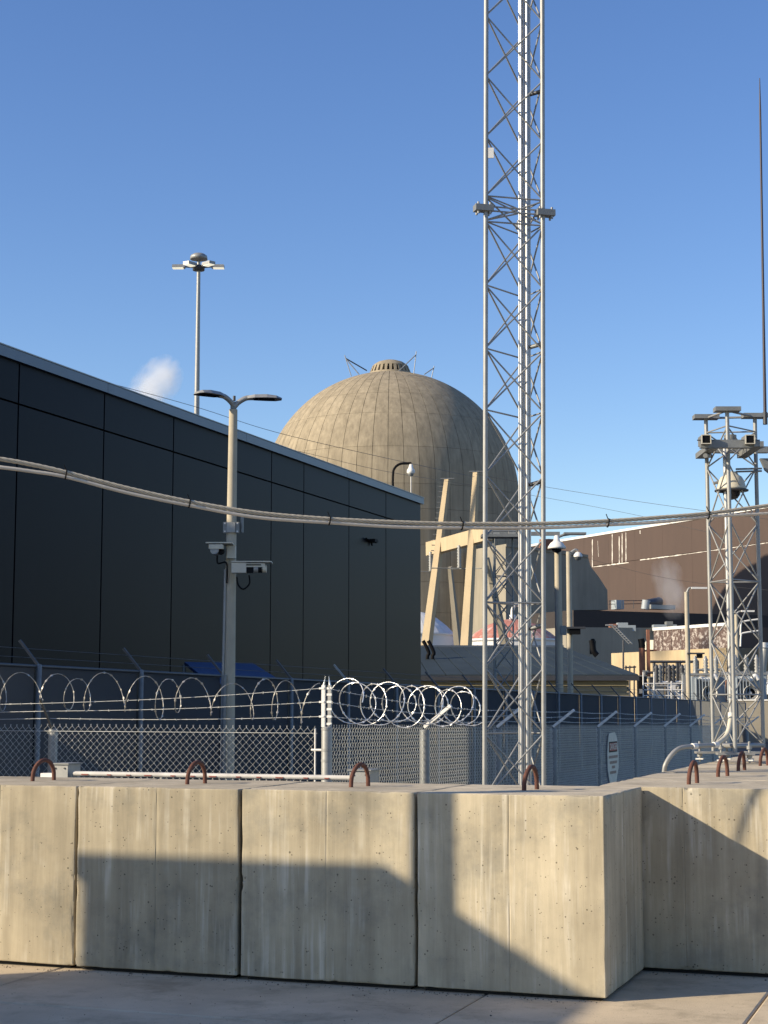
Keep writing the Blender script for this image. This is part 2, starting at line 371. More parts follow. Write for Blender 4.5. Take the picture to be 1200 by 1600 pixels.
bp_ = MB().box((mid.x, mid.y + .12, 0.03), (0.9, 0.9, 0.06)).build('base_plate', M_galv, mast)
for k, (cxp, rr) in enumerate(((814.5, .0125), (819, .0155), (824, .0135), (828, .011), (811.5, .008))):
    p = at(cxp, 1100, DM + 0.2 + 0.02 * (k % 2)); p.z = 0; rod('conduit', p - LEAN * 1.7, p + Z * nodes[-1] + LEAN * (nodes[-1] - 1.75), rr, M_conduit, mast, 10)
for y in (150, 545, 760, 985):      # conduit clamps fixed to the rear leg and the right leg
    p = at(820, y, DM + 0.25); q = at(848, y - 8, DM + 0.14)
    MB().tube([p, q], 0.018, 4).build('conduit_bracket', M_dgrey if y in (150, 760) else M_galvd, mast)
zs_ = zat(803, 326, DM); LS = LEAN * (zs_ - 1.75)
for p, dirv in ((pl + LS, -side), (pr + LS, side), (pb + LS, perp)):   # splice flanges
    d = dirv.normalized(); tdir = Vector((-d.y, d.x, 0))
    fl = MB().box(Vector((p.x, p.y, zs_)) + d * 0.02, (0.15, 0.085, 0.05), (d, tdir, Z)).build('splice_flange', M_galvd, mast)
    for a in (-.05, .05):
        for b in (-.025, .025): MB().tube([Vector((p.x, p.y, zs_ - .05)) + d * (a + .02) + tdir * b, Vector((p.x, p.y, zs_ + .045)) + d * (a + .02) + tdir * b], 0.0095, 6).build('bolt', M_galv, fl)
for dz in (-0.015, 0.02): rod('strut', Vector((pl.x, pl.y, zs_ + dz)) + LS, Vector((pr.x, pr.y, zs_ + dz)) + LS, 0.007, M_galv, mast, 6)
q = at(767, 239, DM - 0.01); MB().box(q, (0.045, 0.012, 0.085), (RT, HF, Z)).build('earth_plate', M_white, mast)
# --- camera tower on the blocks
f0 = at(1147, 1100, 15.5); sR = RT * 0.5
fl_ = at(1113, 1100, 15.92); fr_ = at(1191, 1100, 15.85)
ZB = BW + 0.02
tw = thing('camera_tower', 'short lattice camera tower bolted to the ballast blocks with a camera platform on top', 'tower', (f0.x, f0.y, ZB))
ny = [1165, 1085, 1000, 905, 812, 722, 665]
tn = [zat(1147, y, 15.5) for y in ny]
lattice(tw, [fl_, f0, fr_], ZB + 0.1, tn, zat(1147, 640, 15.5), 0.019, 0.0072, M_galv, horiz=[tn[0], tn[1], tn[3], tn[-1]], backh=())
cpipe = at(1142, 1100, 15.72)
for p in (fl_, f0, fr_):
    pt = MB().box((p.x, p.y, ZB + 0.085), (0.34, 0.12, 0.022), (RT, HF, Z)).build('foot_plate', M_galv, tw)
    for a in (-.13, .13):
        c = Vector((p.x, p.y, ZB)) + RT * a
        MB().tube([c, c + Z * 0.19], 0.011, 8).build('anchor_bolt', M_galv, pt)
        for zz in (0.045, 0.125): MB().tube([c + Z * zz, c + Z * (zz + .032)], 0.026, 6).build('nut', M_galv, pt)
        MB().box(c + Z * 0.025, (0.07, 0.07, 0.012)).build('washer_plate', M_white, pt)
for a, b in ((fl_, f0), (f0, fr_), (fr_, fl_)): rod('base_beam', (a.x, a.y, ZB + 0.155), (b.x, b.y, ZB + 0.155), 0.02, M_galv, tw, 8)
# platform: three head plates on the leg tops joined by bars, channel beams carrying the cameras
zt = zat(1147, 640, 15.5)
for p in (f0, fl_, fr_): MB().box((p.x, p.y, zt), (0.24, 0.13, 0.04), (RT, HF, Z)).build('head_plate', M_galvd, tw)
for a, b in ((fl_, f0), (f0, fr_), (fr_, fl_)): rod('head_bar', (a.x, a.y, zt - .01), (b.x, b.y, zt - .01), 0.011, M_galv, tw, 6)
zp = zat(1147, 694, 15.4)
MB().box(at(1140, 694, 15.3), (0.55, 0.07, 0.075), (RT, HF, Z)).build('channel_beam', M_galvd, tw)
MB().box(at(1150, 703, 15.95), (0.62, 0.07, 0.06), (RT, HF, Z)).build('channel_beam', M_galvd, tw)
MB().box(at(1172, 703, 15.6), (0.09, 0.75, 0.05), (RT, HF, Z)).build('channel_beam', M_galvd, tw)
MB().box(at(1104, 705, 15.6), (0.09, 0.65, 0.05), (RT, HF, Z)).build('channel_beam', M_galvd, tw)
MB().prism([at(1188, 716, 15.55), at(1204, 716, 15.55), at(1206, 742, 15.55), at(1196, 734, 15.55)], HF * 0.05).build('gusset', M_galvd, tw)
MB().tube([at(1102, 712, 15.3), at(1110, 712, 15.9)], 0.022, 8).build('flood_lamp', M_galvd, tw)
MB().tube([at(1141, 680, 15.9), at(1141, 690, 15.9)], 0.06, 12).build('junction_drum', M_galvd, tw)
for y in (737, 733): rod('head_bar', at(1150, y, 15.7), at(1190, y - 1, 15.8), 0.009, M_galvd, tw, 6)
# conduit rising inside the tower, bending down over the block edge
cz = Vector((cpipe.x, cpipe.y, 0))
path = [cz + Z * zat(1142, 700, 15.7), cz + Z * zat(1142, 1120, 15.7)]
e1 = at(1136, 1148, 15.6); e2 = at(1118, 1164, 15.4); e3 = at(1085, 1166, 15.2); e4 = at(1060, 1170, 15.1); e5 = at(1042, 1190, 15.05); e6 = at(1037, 1215, 15.05); e7 = at(1037, 1290, 15.05)
cd = thing('curved_conduit', 'bent grey conduit leaving the camera tower and curving down beside the blocks', 'conduit', (e7.x, e7.y, e7.z))
rod('riser_pipe', path[1], path[0], 0.021, M_conduit, cd, 12)
MB().tube(bez([path[1] + Z * .01, e1, e2], 8), 0.024, 12).build('elbow', M_cream, cd)
MB().tube(bez([e2, e3, e4, e5, e6, e7], 8), 0.02, 12).build('sweep_pipe', M_galv, cd)
for p, q in ((e2, e3), (e3, e2)):
    d = (q - p).normalized(); MB().tube([p - d * .03, p + d * .03], 0.028, 12).build('coupling', M_white, cd)
MB().tube([path[1] - Z * .04, path[1] + Z * .04], 0.03, 12).build('coupling', M_white, cd)
# thermal cameras
for pxx, lab in ((1103.5, 'square box camera with dark window on the tower platform over the slim outer leg'), (1172, 'square box camera with dark window on the tower platform by the whip antenna')):
    c = at(pxx, 686.5, 15.22); t = thing('box_camera', lab, 'camera', c - Z * 0.045, 'box cameras on the tower')
    MB().box(c + HF * 0.09, (0.085, 0.18, 0.085), (RT, HF, Z)).build('housing', M_galvd, t)
    for a, b, w, h in ((0, .04, .09, .008), (0, -.04, .09, .008), (.041, 0, .008, .072), (-.041, 0, .008, .072)):
        MB().box(c + RT * a + Z * b - HF * .005, (w, .012, h), (RT, HF, Z)).build('bezel', M_cream, t)
    MB().box(c - HF * .001, (0.068, 0.004, 0.068), (RT, HF, Z)).build('window', M_black, t)
    rod('side_pin', c + RT * -.075 + HF * .05, c + RT * .085 + HF * .05, .006, M_dgrey, t, 6)
# dome camera slung in the tower
c = at(1143, 765, 15.75)
t = thing('dome_camera', 'large cream bell-shaped camera hung inside the camera tower', 'camera', c)
MB().lathe([(0.0, .17), (.055, .168), (.07, .14), (.10, .12), (.122, .08), (.138, .015), (.142, 0.0), (.13, -.002)], c, 28).build('bell_housing', M_cream, t)
MB().lathe([(.12, .0), (.16, -.004), (.16, -.016), (.1, -.02)], c, 28).build('rim_ring', M_dgrey, t)
MB().lathe([(.085, -.015), (.08, -.05), (.055, -.085), (0, -.1)], c, 24).build('dome_lens', M_glass, t)
rod('hanger_arm', c + Z * .06 + RT * -.17, c + Z * .10, .014, M_galvd, t)
# whip antenna
a0 = at(1195.5, 652, 15.8); a1 = at(1187, 122, 15.8)
t = thing('whip_antenna', 'very tall thin dark whip antenna rising from the camera tower head', 'antenna', a0)
MB().tube([a0, a0.lerp(a1, .3), a0.lerp(a1, .9), a1], [.016, .013, .010, .004], 8).build('whip', M_whip, t)
MB().tube([a0 - Z * .07, a0 + Z * .05], .022, 8).build('mount', M_dgrey, t)

# ================================================================ CHAIN LINK FENCE
FX, FY = -6.0, 15.0
ZTOP = 1.53
fence = thing('chain_link_fence', 'galvanised chain-link fence with barbed wire arms turning a corner behind the blocks', 'fence', (FX, FY, 0))
def ffun_top(s): return ZTOP - 0.0115 * s if s > 0 else ZTOP - 0.004
def chain(p0, d, L, ztop, zbot, drop):
    """woven zig-zag wires, one bay"""
    b = MB(); p = 0.036; n = int(L / p); rr = 0.0033; nd = (Vector((-d.y, d.x, 0)))
    rows = int((ztop - zbot) / p)
    for i in range(n):
        x = i * p; pts = []
        zt_ = ztop - drop * x / L
        for k in range(rows + 1):
            off = p if k % 2 else 0
            if i % 2: off = p - off
            pts.append(p0 + d * (x + off) + nd * (0.004 if k % 2 else -0.004) + Z * (zt_ - k * p))
        if i % 2 == 0: pts = [pts[0] + Z * 0.02 - d * 0.006] + pts
        else: pts = [pts[0] + Z * 0.02 + d * 0.006] + pts
        b.tube(pts, rr, 3, caps=False)
    return b
SP = 2.972
posts_y = [FY + SP * k for k in range(13)]
for k in range(12):
    a = Vector((FX, posts_y[k] + 0.03, 0)); zt0 = ZTOP - .0115 * SP * k
    if k < 9:
        o = chain(a, Vector((0, 1, 0)), SP - 0.06, zt0, 0.08, .0115 * SP).build('chain_link_mesh', M_mesh, fence); o['kind'] = 'stuff'
posts_x = [FX - 0.02 - 3.03 * k for k in range(3)]
for k in range(2):
    o = chain(Vector((FX - 0.13 - 3.03 * k, FY, 0)), Vector((-1, 0, 0)), 3.0, ZTOP - .01, 0.08, -.01).build('chain_link_mesh', M_mesh, fence); o['kind'] = 'stuff'
def barbed(pts, name='barbed_wire', r=0.0034):
    b = MB(); P = []
    for a, c in zip(pts[:-1], pts[1:]):
        n = max(2, int((c - a).length / 0.12))
        P += [a.lerp(c, i / n) - Z * 0.02 * math.sin(math.pi * i / n) for i in range(n)]
    P.append(pts[-1]); b.tube(P, r, 4)
    for i in range(1, len(P) - 1):
        c = P[i]
        for _ in range(2):
            v = Vector((random.uniform(-1, 1), random.uniform(-1, 1), random.uniform(-1, 1))).normalized() * .014
            b.tube([c - v, c + v], .0022, 3, caps=False)
    o = b.build(name, M_mesh, fence); return o
posts = []
for k, y in enumerate(posts_y[1:11], 1):
    zt0 = ZTOP - .0115 * SP * k
    r = 0.056 if k < 4 else 0.042
    po = MB().lathe([(r, 0), (r, zt0 - .045), (r * .95, zt0 - .035), (0, zt0 - .03)], (FX, y, 0), 16).build('post', M_galvd, fence)
    ar = MB().box(Vector((FX + .155, y, zt0 + .115)), (0.40, 0.05, 0.035), (Vector((.79, 0, .61)), Vector((0, 1, 0)), Vector((-.61, 0, .79)))).build('barb_arm', M_white, po)
    posts.append((y, zt0))
for k, x in enumerate(posts_x[1:], 1):
    po = MB().lathe([(.048, 0), (.048, ZTOP - .05), (.045, ZTOP - .035), (0, ZTOP - .03)], (x, FY + .06, 0), 16).build('post', M_galv, fence)
    MB().box(Vector((x, FY + .06 - .14, ZTOP + .12)), (0.022, 0.40, 0.022), (Vector((1, 0, 0)), Vector((0, -.62, .78)), Vector((0, .78, .62)))).build('barb_arm', M_dgrey, po)
cp = MB().lathe([(.052, 0), (.052, ZTOP - .02), (.048, ZTOP), (0, ZTOP + .004)], (FX, FY, 0), 20).build('post', M_galv, fence)
for a in (-.035, .03): MB().box((FX + a, FY, ZTOP + .2), (0.034, 0.03, .4)).build('barb_arm', M_white if a < 0 else M_galv, cp)
for a, b_ in ((-.035, .03), (.03, -.02)): MB().tube([(FX + a, FY, ZTOP + .39), (FX + a + b_ * .6, FY, ZTOP + .49)], [.012, .001], 5).build('spike', M_razor, cp)
for zz in (.03, .1, .17, .24, .31, .37):
    MB().box((FX + .03, FY - .014, ZTOP + zz), (.05, .012, .022)).build('wire_clip', M_white, cp)
    if zz in (.1, .24, .37): MB().box((FX - .05, FY - .014, ZTOP + zz), (.05, .012, .018)).build('wire_clip', M_white, cp)
for zz in (ZTOP - .02, ZTOP - .22, ZTOP - .32, .5): MB().lathe([(.0545, -.012), (.0545, .012)], (FX, FY, zz), 20).build('tension_band', M_galv, cp)
rod('tension_bar', (FX - .12, FY, .1), (FX - .12, FY, ZTOP - .01), .009, M_white, fence, 6)
rod('tension_band', (FX - .16, FY, ZTOP - .22), (FX, FY, ZTOP - .22), .012, M_white, fence, 6)
# top tension wire and strands
rod('top_wire', (FX - .1, FY, ZTOP - .06), (FX - 6.2, FY, ZTOP - .05), .003, M_mesh, fence, 4)
for j, (dx, dz) in enumerate(((.10, .07), (.19, .14), (.28, .215))):
    z0 = ZTOP + (.1, .24, .37)[j]
    barbed([Vector((FX, FY, z0))] + [Vector((FX + dx, y, z + dz)) for y, z in posts])
    barbed([Vector((FX - .05, FY - .015, z0))] + [Vector((x, FY + .06 - dx * .85, ZTOP + dz * 1.05)) for x in posts_x[1:]])
# razor coils
def razor(path_fn, t0, t1, steps, label, tr, mm):
    b = MB(); P = [path_fn(t0 + (t1 - t0) * i / steps) for i in range(steps + 1)]
    b.tube(P, tr, 5)
    acc = 0
    for i in range(1, len(P) - 1):
        acc += (P[i] - P[i - 1]).length
        if acc > 0.085:
            acc = 0; d = (P[i + 1] - P[i - 1]).normalized(); u, w = frame(d)
            a = random.uniform(0, 6.28); u2 = u * math.cos(a) + w * math.sin(a); w2 = d.cross(u2)
            c = P[i]
            b.add([c - d * .03, c + u2 * .013, c + d * .03, c - u2 * .013, c + w2 * .004, c - w2 * .004], [(0, 1, 4), (1, 2, 4), (2, 3, 4), (3, 0, 4), (1, 0, 5), (2, 1, 5), (3, 2, 5), (0, 3, 5)])
    return tag(b.build('razor_wire_coil', mm), label, 'razor wire')
def coilR(t):
    n = t / (2 * math.pi); y = FY + 0.12 + n * 0.41 + 0.06 * math.sin(n * 2.3)
    r = 0.21 * (1 + .1 * math.sin(n * 4.1 + 1) + .06 * math.sin(n * 9.7)); y += .05 * math.sin(t + n * 2.1)
    return Vector((FX + 0.09 + r * math.cos(t), y, ZTOP + 0.235 - .012 * (y - FY) + r * math.sin(t)))
razor(coilR, 0, 2 * math.pi * 10.9, 12 * 40, 'tight bright coil of razor wire running back from the corner post', .0055, M_razor)
def coilL(t):
    n = t / (2 * math.pi); x = FX - 0.02 - n * 0.335 - 0.085 * math.sin(n * 1.9)
    r = 0.175 * (1 + .12 * math.sin(n * 3.7) + .06 * math.sin(n * 8.3))
    return Vector((x, FY - 0.02 - r * math.sin(t), ZTOP + 0.235 + 0.012 * n + r * math.cos(t) * (1.05 + .1 * math.sin(n * 1.3))))
razor(coilL, 0.3, 2 * math.pi * 11.4, 12 * 40, 'stretched loose coil of razor wire on the fence run facing the street', .0038, M_galvr)
# danger sign
sy = on(956.5, 1180, 0, FX + 0.03)
sg = thing('warning_sign', 'narrow white danger sign with red header wired to the chain-link fence', 'sign', (FX + .03, sy.y, .45))
ya, yb = on(948.5, 1180, 0, FX + .03).y, on(966, 1180, 0, FX + .03).y
zA, zB = on(957, 1144, 0, FX + .03).z, on(957, 1226, 0, FX + .03).z
w = yb - ya; hh = zA - zB
def sp2(u, v, e=0.0): return Vector((FX + .03 + e + .03 * (1 - (2 * u - 1) ** 2) * 0, ya + u * w, zB + v * hh))
MB().prism([sp2(.22, 0), sp2(.72, 0), sp2(.98, .3), sp2(1, .62), sp2(.86, .9), sp2(.7, 1), sp2(.2, .98), sp2(.12, .9), sp2(.02, .62), sp2(.02, .3)], (.006, 0, 0)).build('sign_board', M_signw, sg)
def bar(u0, u1, v0, v1, m, nm, e=.0085): return MB().prism([sp2(u0, v0, e), sp2(u1, v0, e), sp2(u1, v1, e), sp2(u0, v1, e)], (.002, 0, 0)).build(nm, m, sg)
bar(.14, .86, .62, .82, M_black, 'header_border'); bar(.17, .83, .645, .795, M_signr, 'header_panel', .0112)
def text(body, p, size, m, parent, xdir, name='lettering', sx=1.0):
    cu = bpy.data.curves.new(name, 'FONT'); cu.body = body; cu.size = size; cu.align_x = 'CENTER'; cu.align_y = 'CENTER'; cu.extrude = .001
    o = bpy.data.objects.new(name, cu); col.objects.link(o)
    dg = bpy.context.evaluated_depsgraph_get(); me = bpy.data.meshes.new_from_object(o.evaluated_get(dg)); bpy.data.objects.remove(o)
    me.materials.clear(); me.materials.append(m)
    n = xdir.cross(Z); rot = Matrix((xdir, Z, n)).transposed().to_4x4()
    return link(name, me, parent, Matrix.Translation(p) @ rot @ Matrix.Diagonal((sx, 1, 1, 1)))
text('DANGER', sp2(.5, .72, .0145), .15, M_signw, sg, Vector((0, 1, 0)), sx=w * .62 / .56)
for v, ul, ur in ((.53, .13, .9), (.425, .2, .82), (.335, .38, .68), (.235, .2, .78)):
    uu = ul
    while uu < ur - .02:
        du = random.uniform(.05, .085); bar(uu, min(uu + du, ur), v - .026, v + .026, M_print, 'print_mark'); uu += du + .03

# ================================================================ SCREENED FENCE (second line)
SX = -10.5
ZS = 2.13
sf = thing('screened_fence', 'tall fence clad in dark grey-blue screening with barbed arms, in front of the black building', 'fence', (SX, 40, 0))
yy = [12.0 + 2.52 * k for k in range(27)]
for k, y in enumerate(yy):
    zt0 = ZS - .0065 * (y - 26)
    po = MB().lathe([(.034, 0), (.034, zt0 + .02), (0, zt0 + .03)], (SX + .05, y, 0), 8).build('post', M_galvd, sf)
    MB().box(Vector((SX + .05 - .13, y, zt0 + .15)), (0.42, .03, .03), (Vector((-.66, 0, .75)), Vector((0, 1, 0)), Vector((.75, 0, .66)))).build('barb_arm', M_dgrey if k != 6 else M_galv, po)  # one arm in paler steel as if sunlit, the rest kept dark
    if k < len(yy) - 1:
        y1 = yy[k + 1]; z1 = ZS - .0065 * (y1 - 26)
        MB().add([(SX, y + .02, .04), (SX, y1 - .02, .04), (SX, y1 - .02, z1), (SX, y + .02, zt0)], [(0, 1, 2, 3)]).build('screen_panel', M_screen, sf)
        rod('top_rail', (SX + .03, y, zt0), (SX + .03, y1, z1), .02, M_dgrey, sf, 6)
for dz, dx in ((.07, .09), (.17, .17), (.28, .25)):
    rod('barbed_wire', (SX + .05 - dx, yy[0], ZS + dz + .02), (SX + .05 - dx, yy[-1], ZS - .33 + dz), .004, M_dgrey, sf, 4)
# low return fence across the yard
ct = thing('yard_wall', 'low grey sunlit wall closing the far end of the screened fence', 'wall', (-6, yy[-1] + 1, 0))
MB().box((-2, yy[-1] + 1.2, 0.95), (18, .25, 1.9)).build('wall_body', M_aux, ct); MB().box((-2, yy[-1] + 1.2, 1.93), (18.2, .34, .06)).build('coping', M_white, ct)

# ================================================================ BARRIER RAIL BEHIND THE BLOCKS
RY = 13.0
for (xa, xb, yt, lab) in ((82, 106, 1194, 'grey metal junction box at the outer end of the white rail behind the blocks'), (546, 578, 1204, 'grey metal junction box at the corner-post end of the white rail')):
    pa = on(xa, yt, 1, RY); pb_ = on(xb, yt, 1, RY); w = pb_.x - pa.x
    t = thing('junction_box', lab, 'junction box', ((pa.x + pb_.x) / 2, RY + .1, 0), 'junction boxes on the rail')
    MB().box(((pa.x + pb_.x) / 2, RY + .11, pa.z - .16), (w, .22, .32)).build('enclosure', M_galv, t)
    MB().box(((pa.x + pb_.x) / 2, RY + .11, pa.z + .004), (w + .03, .25, .012)).build('lid', M_galvd, t)
    MB().box(((pa.x + pb_.x) / 2, RY + .12, (pa.z - .32) / 2), (.08, .08, pa.z - .32)).build('leg', M_galvd, t)
    for a in (.2, .8): MB().tube([(pa.x + w * a, RY + .002, pa.z - .035), (pa.x + w * a, RY - .008, pa.z - .035)], .008, 6).build('screw', M_dgrey, t)
    if xa < 100: MB().box((pa.x - .06, RY + .05, pa.z - .14), (.12, .1, .12)).build('side_box', M_white, t)
ra = on(116, 1209, 1, RY + .05); rb_ = on(548, 1215, 1, RY + .05)
t = thing('barrier_rail', 'long white rail with small red reflectors between the two junction boxes', 'rail', ((ra.x + rb_.x) / 2, RY + .05, 0))
zr = (ra.z + rb_.z) / 2
MB().tube([(ra.x, RY + .05, zr), (rb_.x, RY + .05, zr)], .022, 10).build('rail_tube', M_rail, t)
k = 0; x = ra.x + .12
while x < rb_.x - .1:
    wd = .05 if k % 3 else .085
    MB().box((x, RY + .025, zr - .006), (wd * .8, .006, .01)).build('reflector', M_red, t); x += .19 if k % 3 else .24; k += 1
for s in (0, .33, .67, 1): rod('leg', (ra.x + (rb_.x - ra.x) * s, RY + .06, 0), (ra.x + (rb_.x - ra.x) * s, RY + .06, zr), .02, M_galvd, t)

# ================================================================ DARK BUILDING
BX, BZ = -18.0, 8.75
db = thing('black_clad_building', 'long black metal-clad building with grey roof flashing behind the fences', 'building', (BX, 34, 0))
bx1 = 53.55; bx0 = 10.0
MB().box(((BX - 40) / 2 - .06, (bx0 + bx1) / 2, (BZ - .2) / 2), (abs(-40 - BX) - .12, bx1 - bx0 - .02, BZ - .2)).build('core_wall', M_backing, db)
jo = [on(x, 900, 0, BX).y for x in (22, 158, 268, 364, 423, 474, 545, 603)]
ys = [bx0 + .0] + [jo[0] - 4.0 * k for k in (4, 3, 2, 1) if jo[0] - 4.0 * k > bx0 + 1] + jo + [bx1]
zg = (on(25, 631.4, 0, BX).z + on(603, 808, 0, BX).z) / 2
for a, b in zip(ys[:-1], ys[1:]):
    for za, zb in ((0.05, zg - .02), (zg + .02, BZ - .22)):
        MB().box((BX - .03, (a + b) / 2, (za + zb) / 2), (.06, b - a - .05, zb - za)).build('wall_panel', M_panel, db)
for k in range(6):
    a = bx0 - .1 + (bx1 - bx0 + .2) * k / 6; b = bx0 - .1 + (bx1 - bx0 + .2) * (k + 1) / 6
    fl = MB().box((BX + .02, (a + b) / 2, BZ - .11), (.14, b - a - .012, .21)).build('roof_flashing', M_flash, db)
    MB().box((BX + .02, (a + b) / 2, BZ + .012), (.17, b - a - .008, .024)).build('drip_edge', M_galv, fl)
MB().box(((BX - 40) / 2 - .1, (bx0 + bx1) / 2, BZ - .12), (abs(-40 - BX) - .1, bx1 - bx0, .12)).build('roof', M_roof, db)
wl = on(578, 845, 0, BX)
t = thing('wall_lamp', 'small black wall lamp with black rods for its shadow near the far end of the black building', 'lamp', wl)
MB().box(wl + Vector((.12, 0, 0)), (.2, .3, .09)).build('lamp_head', M_black, t)
for d in ((.06, -.5, .03), (.06, .4, -.02), (.06, .05, -.15)): rod('bracket', wl + Vector((.02, 0, 0)), wl + Vector(d), .03, M_black, t, 6)  # splayed black rods drawing the lamp's spiky shadow on the wall
# blue canopy below the wall
t = thing('blue_canopy', 'low blue tarpaulin canopy roof beside the black building', 'canopy', (-13, 34, 0))
ca, cb, cc, cd_ = at(288, 1034, 34), at(395, 1036, 36), at(440, 1064, 33.5), at(325, 1064, 31)
MB().add([ca, cb, cc, cd_, ca - Z * .06, cb - Z * .06, cc - Z * .06, cd_ - Z * .06], [(0, 1, 2, 3), (7, 6, 5, 4), (0, 4, 5, 1), (1, 5, 6, 2), (2, 6, 7, 3), (3, 7, 4, 0)]).build('tarpaulin', M_blue, t)
for p in (ca, cb, cc, cd_): rod('leg', (p.x, p.y, 0), p - Z * .05, .04, M_galvd, t)
# gooseneck camera on the roof
b0 = on(614, 766, 0, BX - .6); d0 = (b0 - CAM).dot(HF)
t = thing('gooseneck_camera', 'black gooseneck pole with small white dome camera on the black building roof', 'camera', Vector((b0.x, b0.y, BZ - .06)))
gp = [Vector((b0.x, b0.y, BZ - .06)), at(614, 742, d0), at(617, 731, d0), at(625, 725, d0), at(635, 724, d0), at(643, 724, d0)]
MB().tube(bez(gp, 6), .045, 8).build('gooseneck', M_black, t)
e = at(642, 731, d0)
MB().lathe([(0, .14), (.05, .12), (.08, 0), (.13, -.08), (.14, -.16), (.1, -.2)], e, 16).build('dome_cap', M_white, t)
MB().lathe([(.1, -.19), (.08, -.27), (0, -.3)], e, 14).build('dome_lens', M_galvd, t)
rod('drop_wire', e - Z * .28, Vector((e.x, e.y, BZ)), .015, M_white, t, 5)

# ================================================================ LIGHT POLES
DP = 22.8
pb0 = at(357, 1100, DP); lx, ly = pb0.x, pb0.y
t = thing('twin_street_lamp', 'tapered concrete-coloured pole with two curved lamp heads beside the black building', 'street lamp', (lx, ly, 0))
ztop = zat(364, 640, DP)
tipx = at(364.5, 640, DP)
MB().tube([(lx, ly, 0), (lx + (tipx.x - lx) * .1, ly + (tipx.y - ly) * .1, 1.0), (tipx.x, tipx.y, ztop)], [.098, .092, .062], 8).build('pole', M_pole, t)
MB().tube([(tipx.x, tipx.y, ztop - .01), at(365, 628, DP)], .042, 12).build('tenon', M_galvd, t)
hub = at(366, 633, DP)
for dirv, L, tip in ((RT * .98 + HF * .12, .66, 1), (-RT * .62 - HF * .5, .62, 0)):
    d = dirv.normalized(); s = Vector((-d.y, d.x, 0))
    nk = MB().tube(bez([hub - Z * .03, hub + d * .06 + Z * .04, hub + d * .16 + Z * .10, hub + d * .26 + Z * .11], 5), .036, 10).build('lamp_neck', M_galv, t)
    b = MB(); secs = ((.18, .05, .04, .11), (.28, .12, .055, .118), (.45, .15, .058, .12), (.58, .14, .045, .112), (L, .07, .018, .1))
    vs = []
    for (u, wd, hg, zz) in secs: vs += [hub + d * u + s * (a * wd) + Z * (zz + q * hg) for a, q in ((-1, -.45), (-.6, .5), (.6, .5), (1, -.45))]
    fs = [(0, 1, 2, 3), (19, 18, 17, 16)]
    for i in range(4): fs += [(i * 4 + j, (i + 1) * 4 + j, (i + 1) * 4 + (j + 1) % 4, i * 4 + (j + 1) % 4) for j in range(4)]
    b.add(vs, fs); hd = b.build('lamp_head', M_galv, t)
    MB().box(hub + d * .42 + Z * .092, (.28, .17, .012), (d, s, Z)).build('lens', M_black, hd)
MB().tube([hub + Z * .06, hub + Z * .13], .02, 8).build('photocell', M_dgrey, t)
pz = lambda y: zat(362, y, DP)
def polept(y, dx=0.0, dd=0.0):
    k = (pz(y)) / ztop; base = Vector((lx + (tipx.x - lx) * k, ly + (tipx.y - ly) * k, pz(y))); return base + RT * dx + HF * dd
MB().box(polept(825, 0, -.09), (.115, .02, .14), (RT, HF, Z)).build('clamp_plate', M_galv, t)
for dx in (-.085, .085):
    cl = MB().box(polept(825, dx, -.05), (.05, .06, .15), (RT, HF, Z)).build('clamp_ear', M_galvd, t)
    for dz in (-.055, .055): MB().tube([polept(825, dx, -.085) + Z * dz, polept(825, dx, -.065) + Z * dz], .012, 6).build('bolt', M_white, cl)
MB().tube([polept(797, .14, .02), polept(832, .14, .02)], .026, 8).build('antenna_tube', M_galvd, t)
MB().box(polept(798, .09, .02), (.14, .05, .05), (RT, HF, Z)).build('bracket', M_galvd, t)
rod('conduit', Vector((lx, ly, 0)) + RT * -.1 - HF * .05, polept(890, -.07, -.05), .022, M_galv, t, 8)
rod('conduit', Vector((lx, ly, 0)) + RT * -.055 - HF * .09, polept(1055, -.055, -.09), .03, M_galvd, t, 8)
MB().tube(bez([polept(870, -.17, -.2), polept(882, -.16, -.2), polept(880, -.06, -.15), polept(890, -.04, -.12), polept(912, -.045, -.09)], 6), .012, 6).build('cable', M_black, t)
MB().tube(bez([polept(903, .1, -.2), polept(915, .12, -.2), polept(922, .19, -.18), polept(913, .27, -.15), polept(900, .26, -.12)], 6), .012, 6).build('cable', M_black, t)
# the two cameras
c = at(341, 849, DP - .25)
k1 = thing('shielded_camera', 'camera under a flat sunshield on the lamp pole, round lens facing the street', 'camera', c - Z * .1)
MB().box(c + RT * .02 + HF * .1, (.36, .42, .016), (RT, HF, Z)).build('sunshield', M_cream, k1)
MB().box(c - Z * .055 - RT * .02 - HF * .05, (.19, .16, .06), (RT, HF, Z)).build('housing', M_cream, k1)
MB().tube([c - Z * .1 - RT * .04 - HF * .12, c - Z * .1 - RT * .04 + HF * .1], .058, 20).build('lens_barrel', M_galv, k1)
MB().tube([c - Z * .1 + RT * .03 - HF * .06, c - Z * .1 + RT * .03 + HF * .1], .05, 20).build('lens_barrel', M_black, k1)
MB().box(c - Z * .11 + RT * .17 + HF * .12, (.12, .1, .17), (RT, HF, Z)).build('mounting_block', M_cream, k1)
c = at(390, 879, DP - .25)
k2 = thing('shielded_camera', 'camera under a flat sunshield lower on the lamp pole, cream box seen side-on', 'camera', c - Z * .15)
MB().box(c + RT * .03 + HF * .05 + Z * .008, (.54, .26, .016), (RT, HF, Z)).build('sunshield', M_cream, k2)
MB().box(c - Z * .075 - RT * .14, (.20, .14, .135), (RT, HF, Z)).build('housing', M_cream, k2)
MB().box(c - Z * .04 + RT * .08, (.26, .12, .05), (RT, HF, Z)).build('slotted_arm', M_cream, k2)
MB().box(c - Z * .036 + RT * .06 - HF * .061, (.2, .006, .016), (RT, HF, Z)).build('slot', M_black, k2)
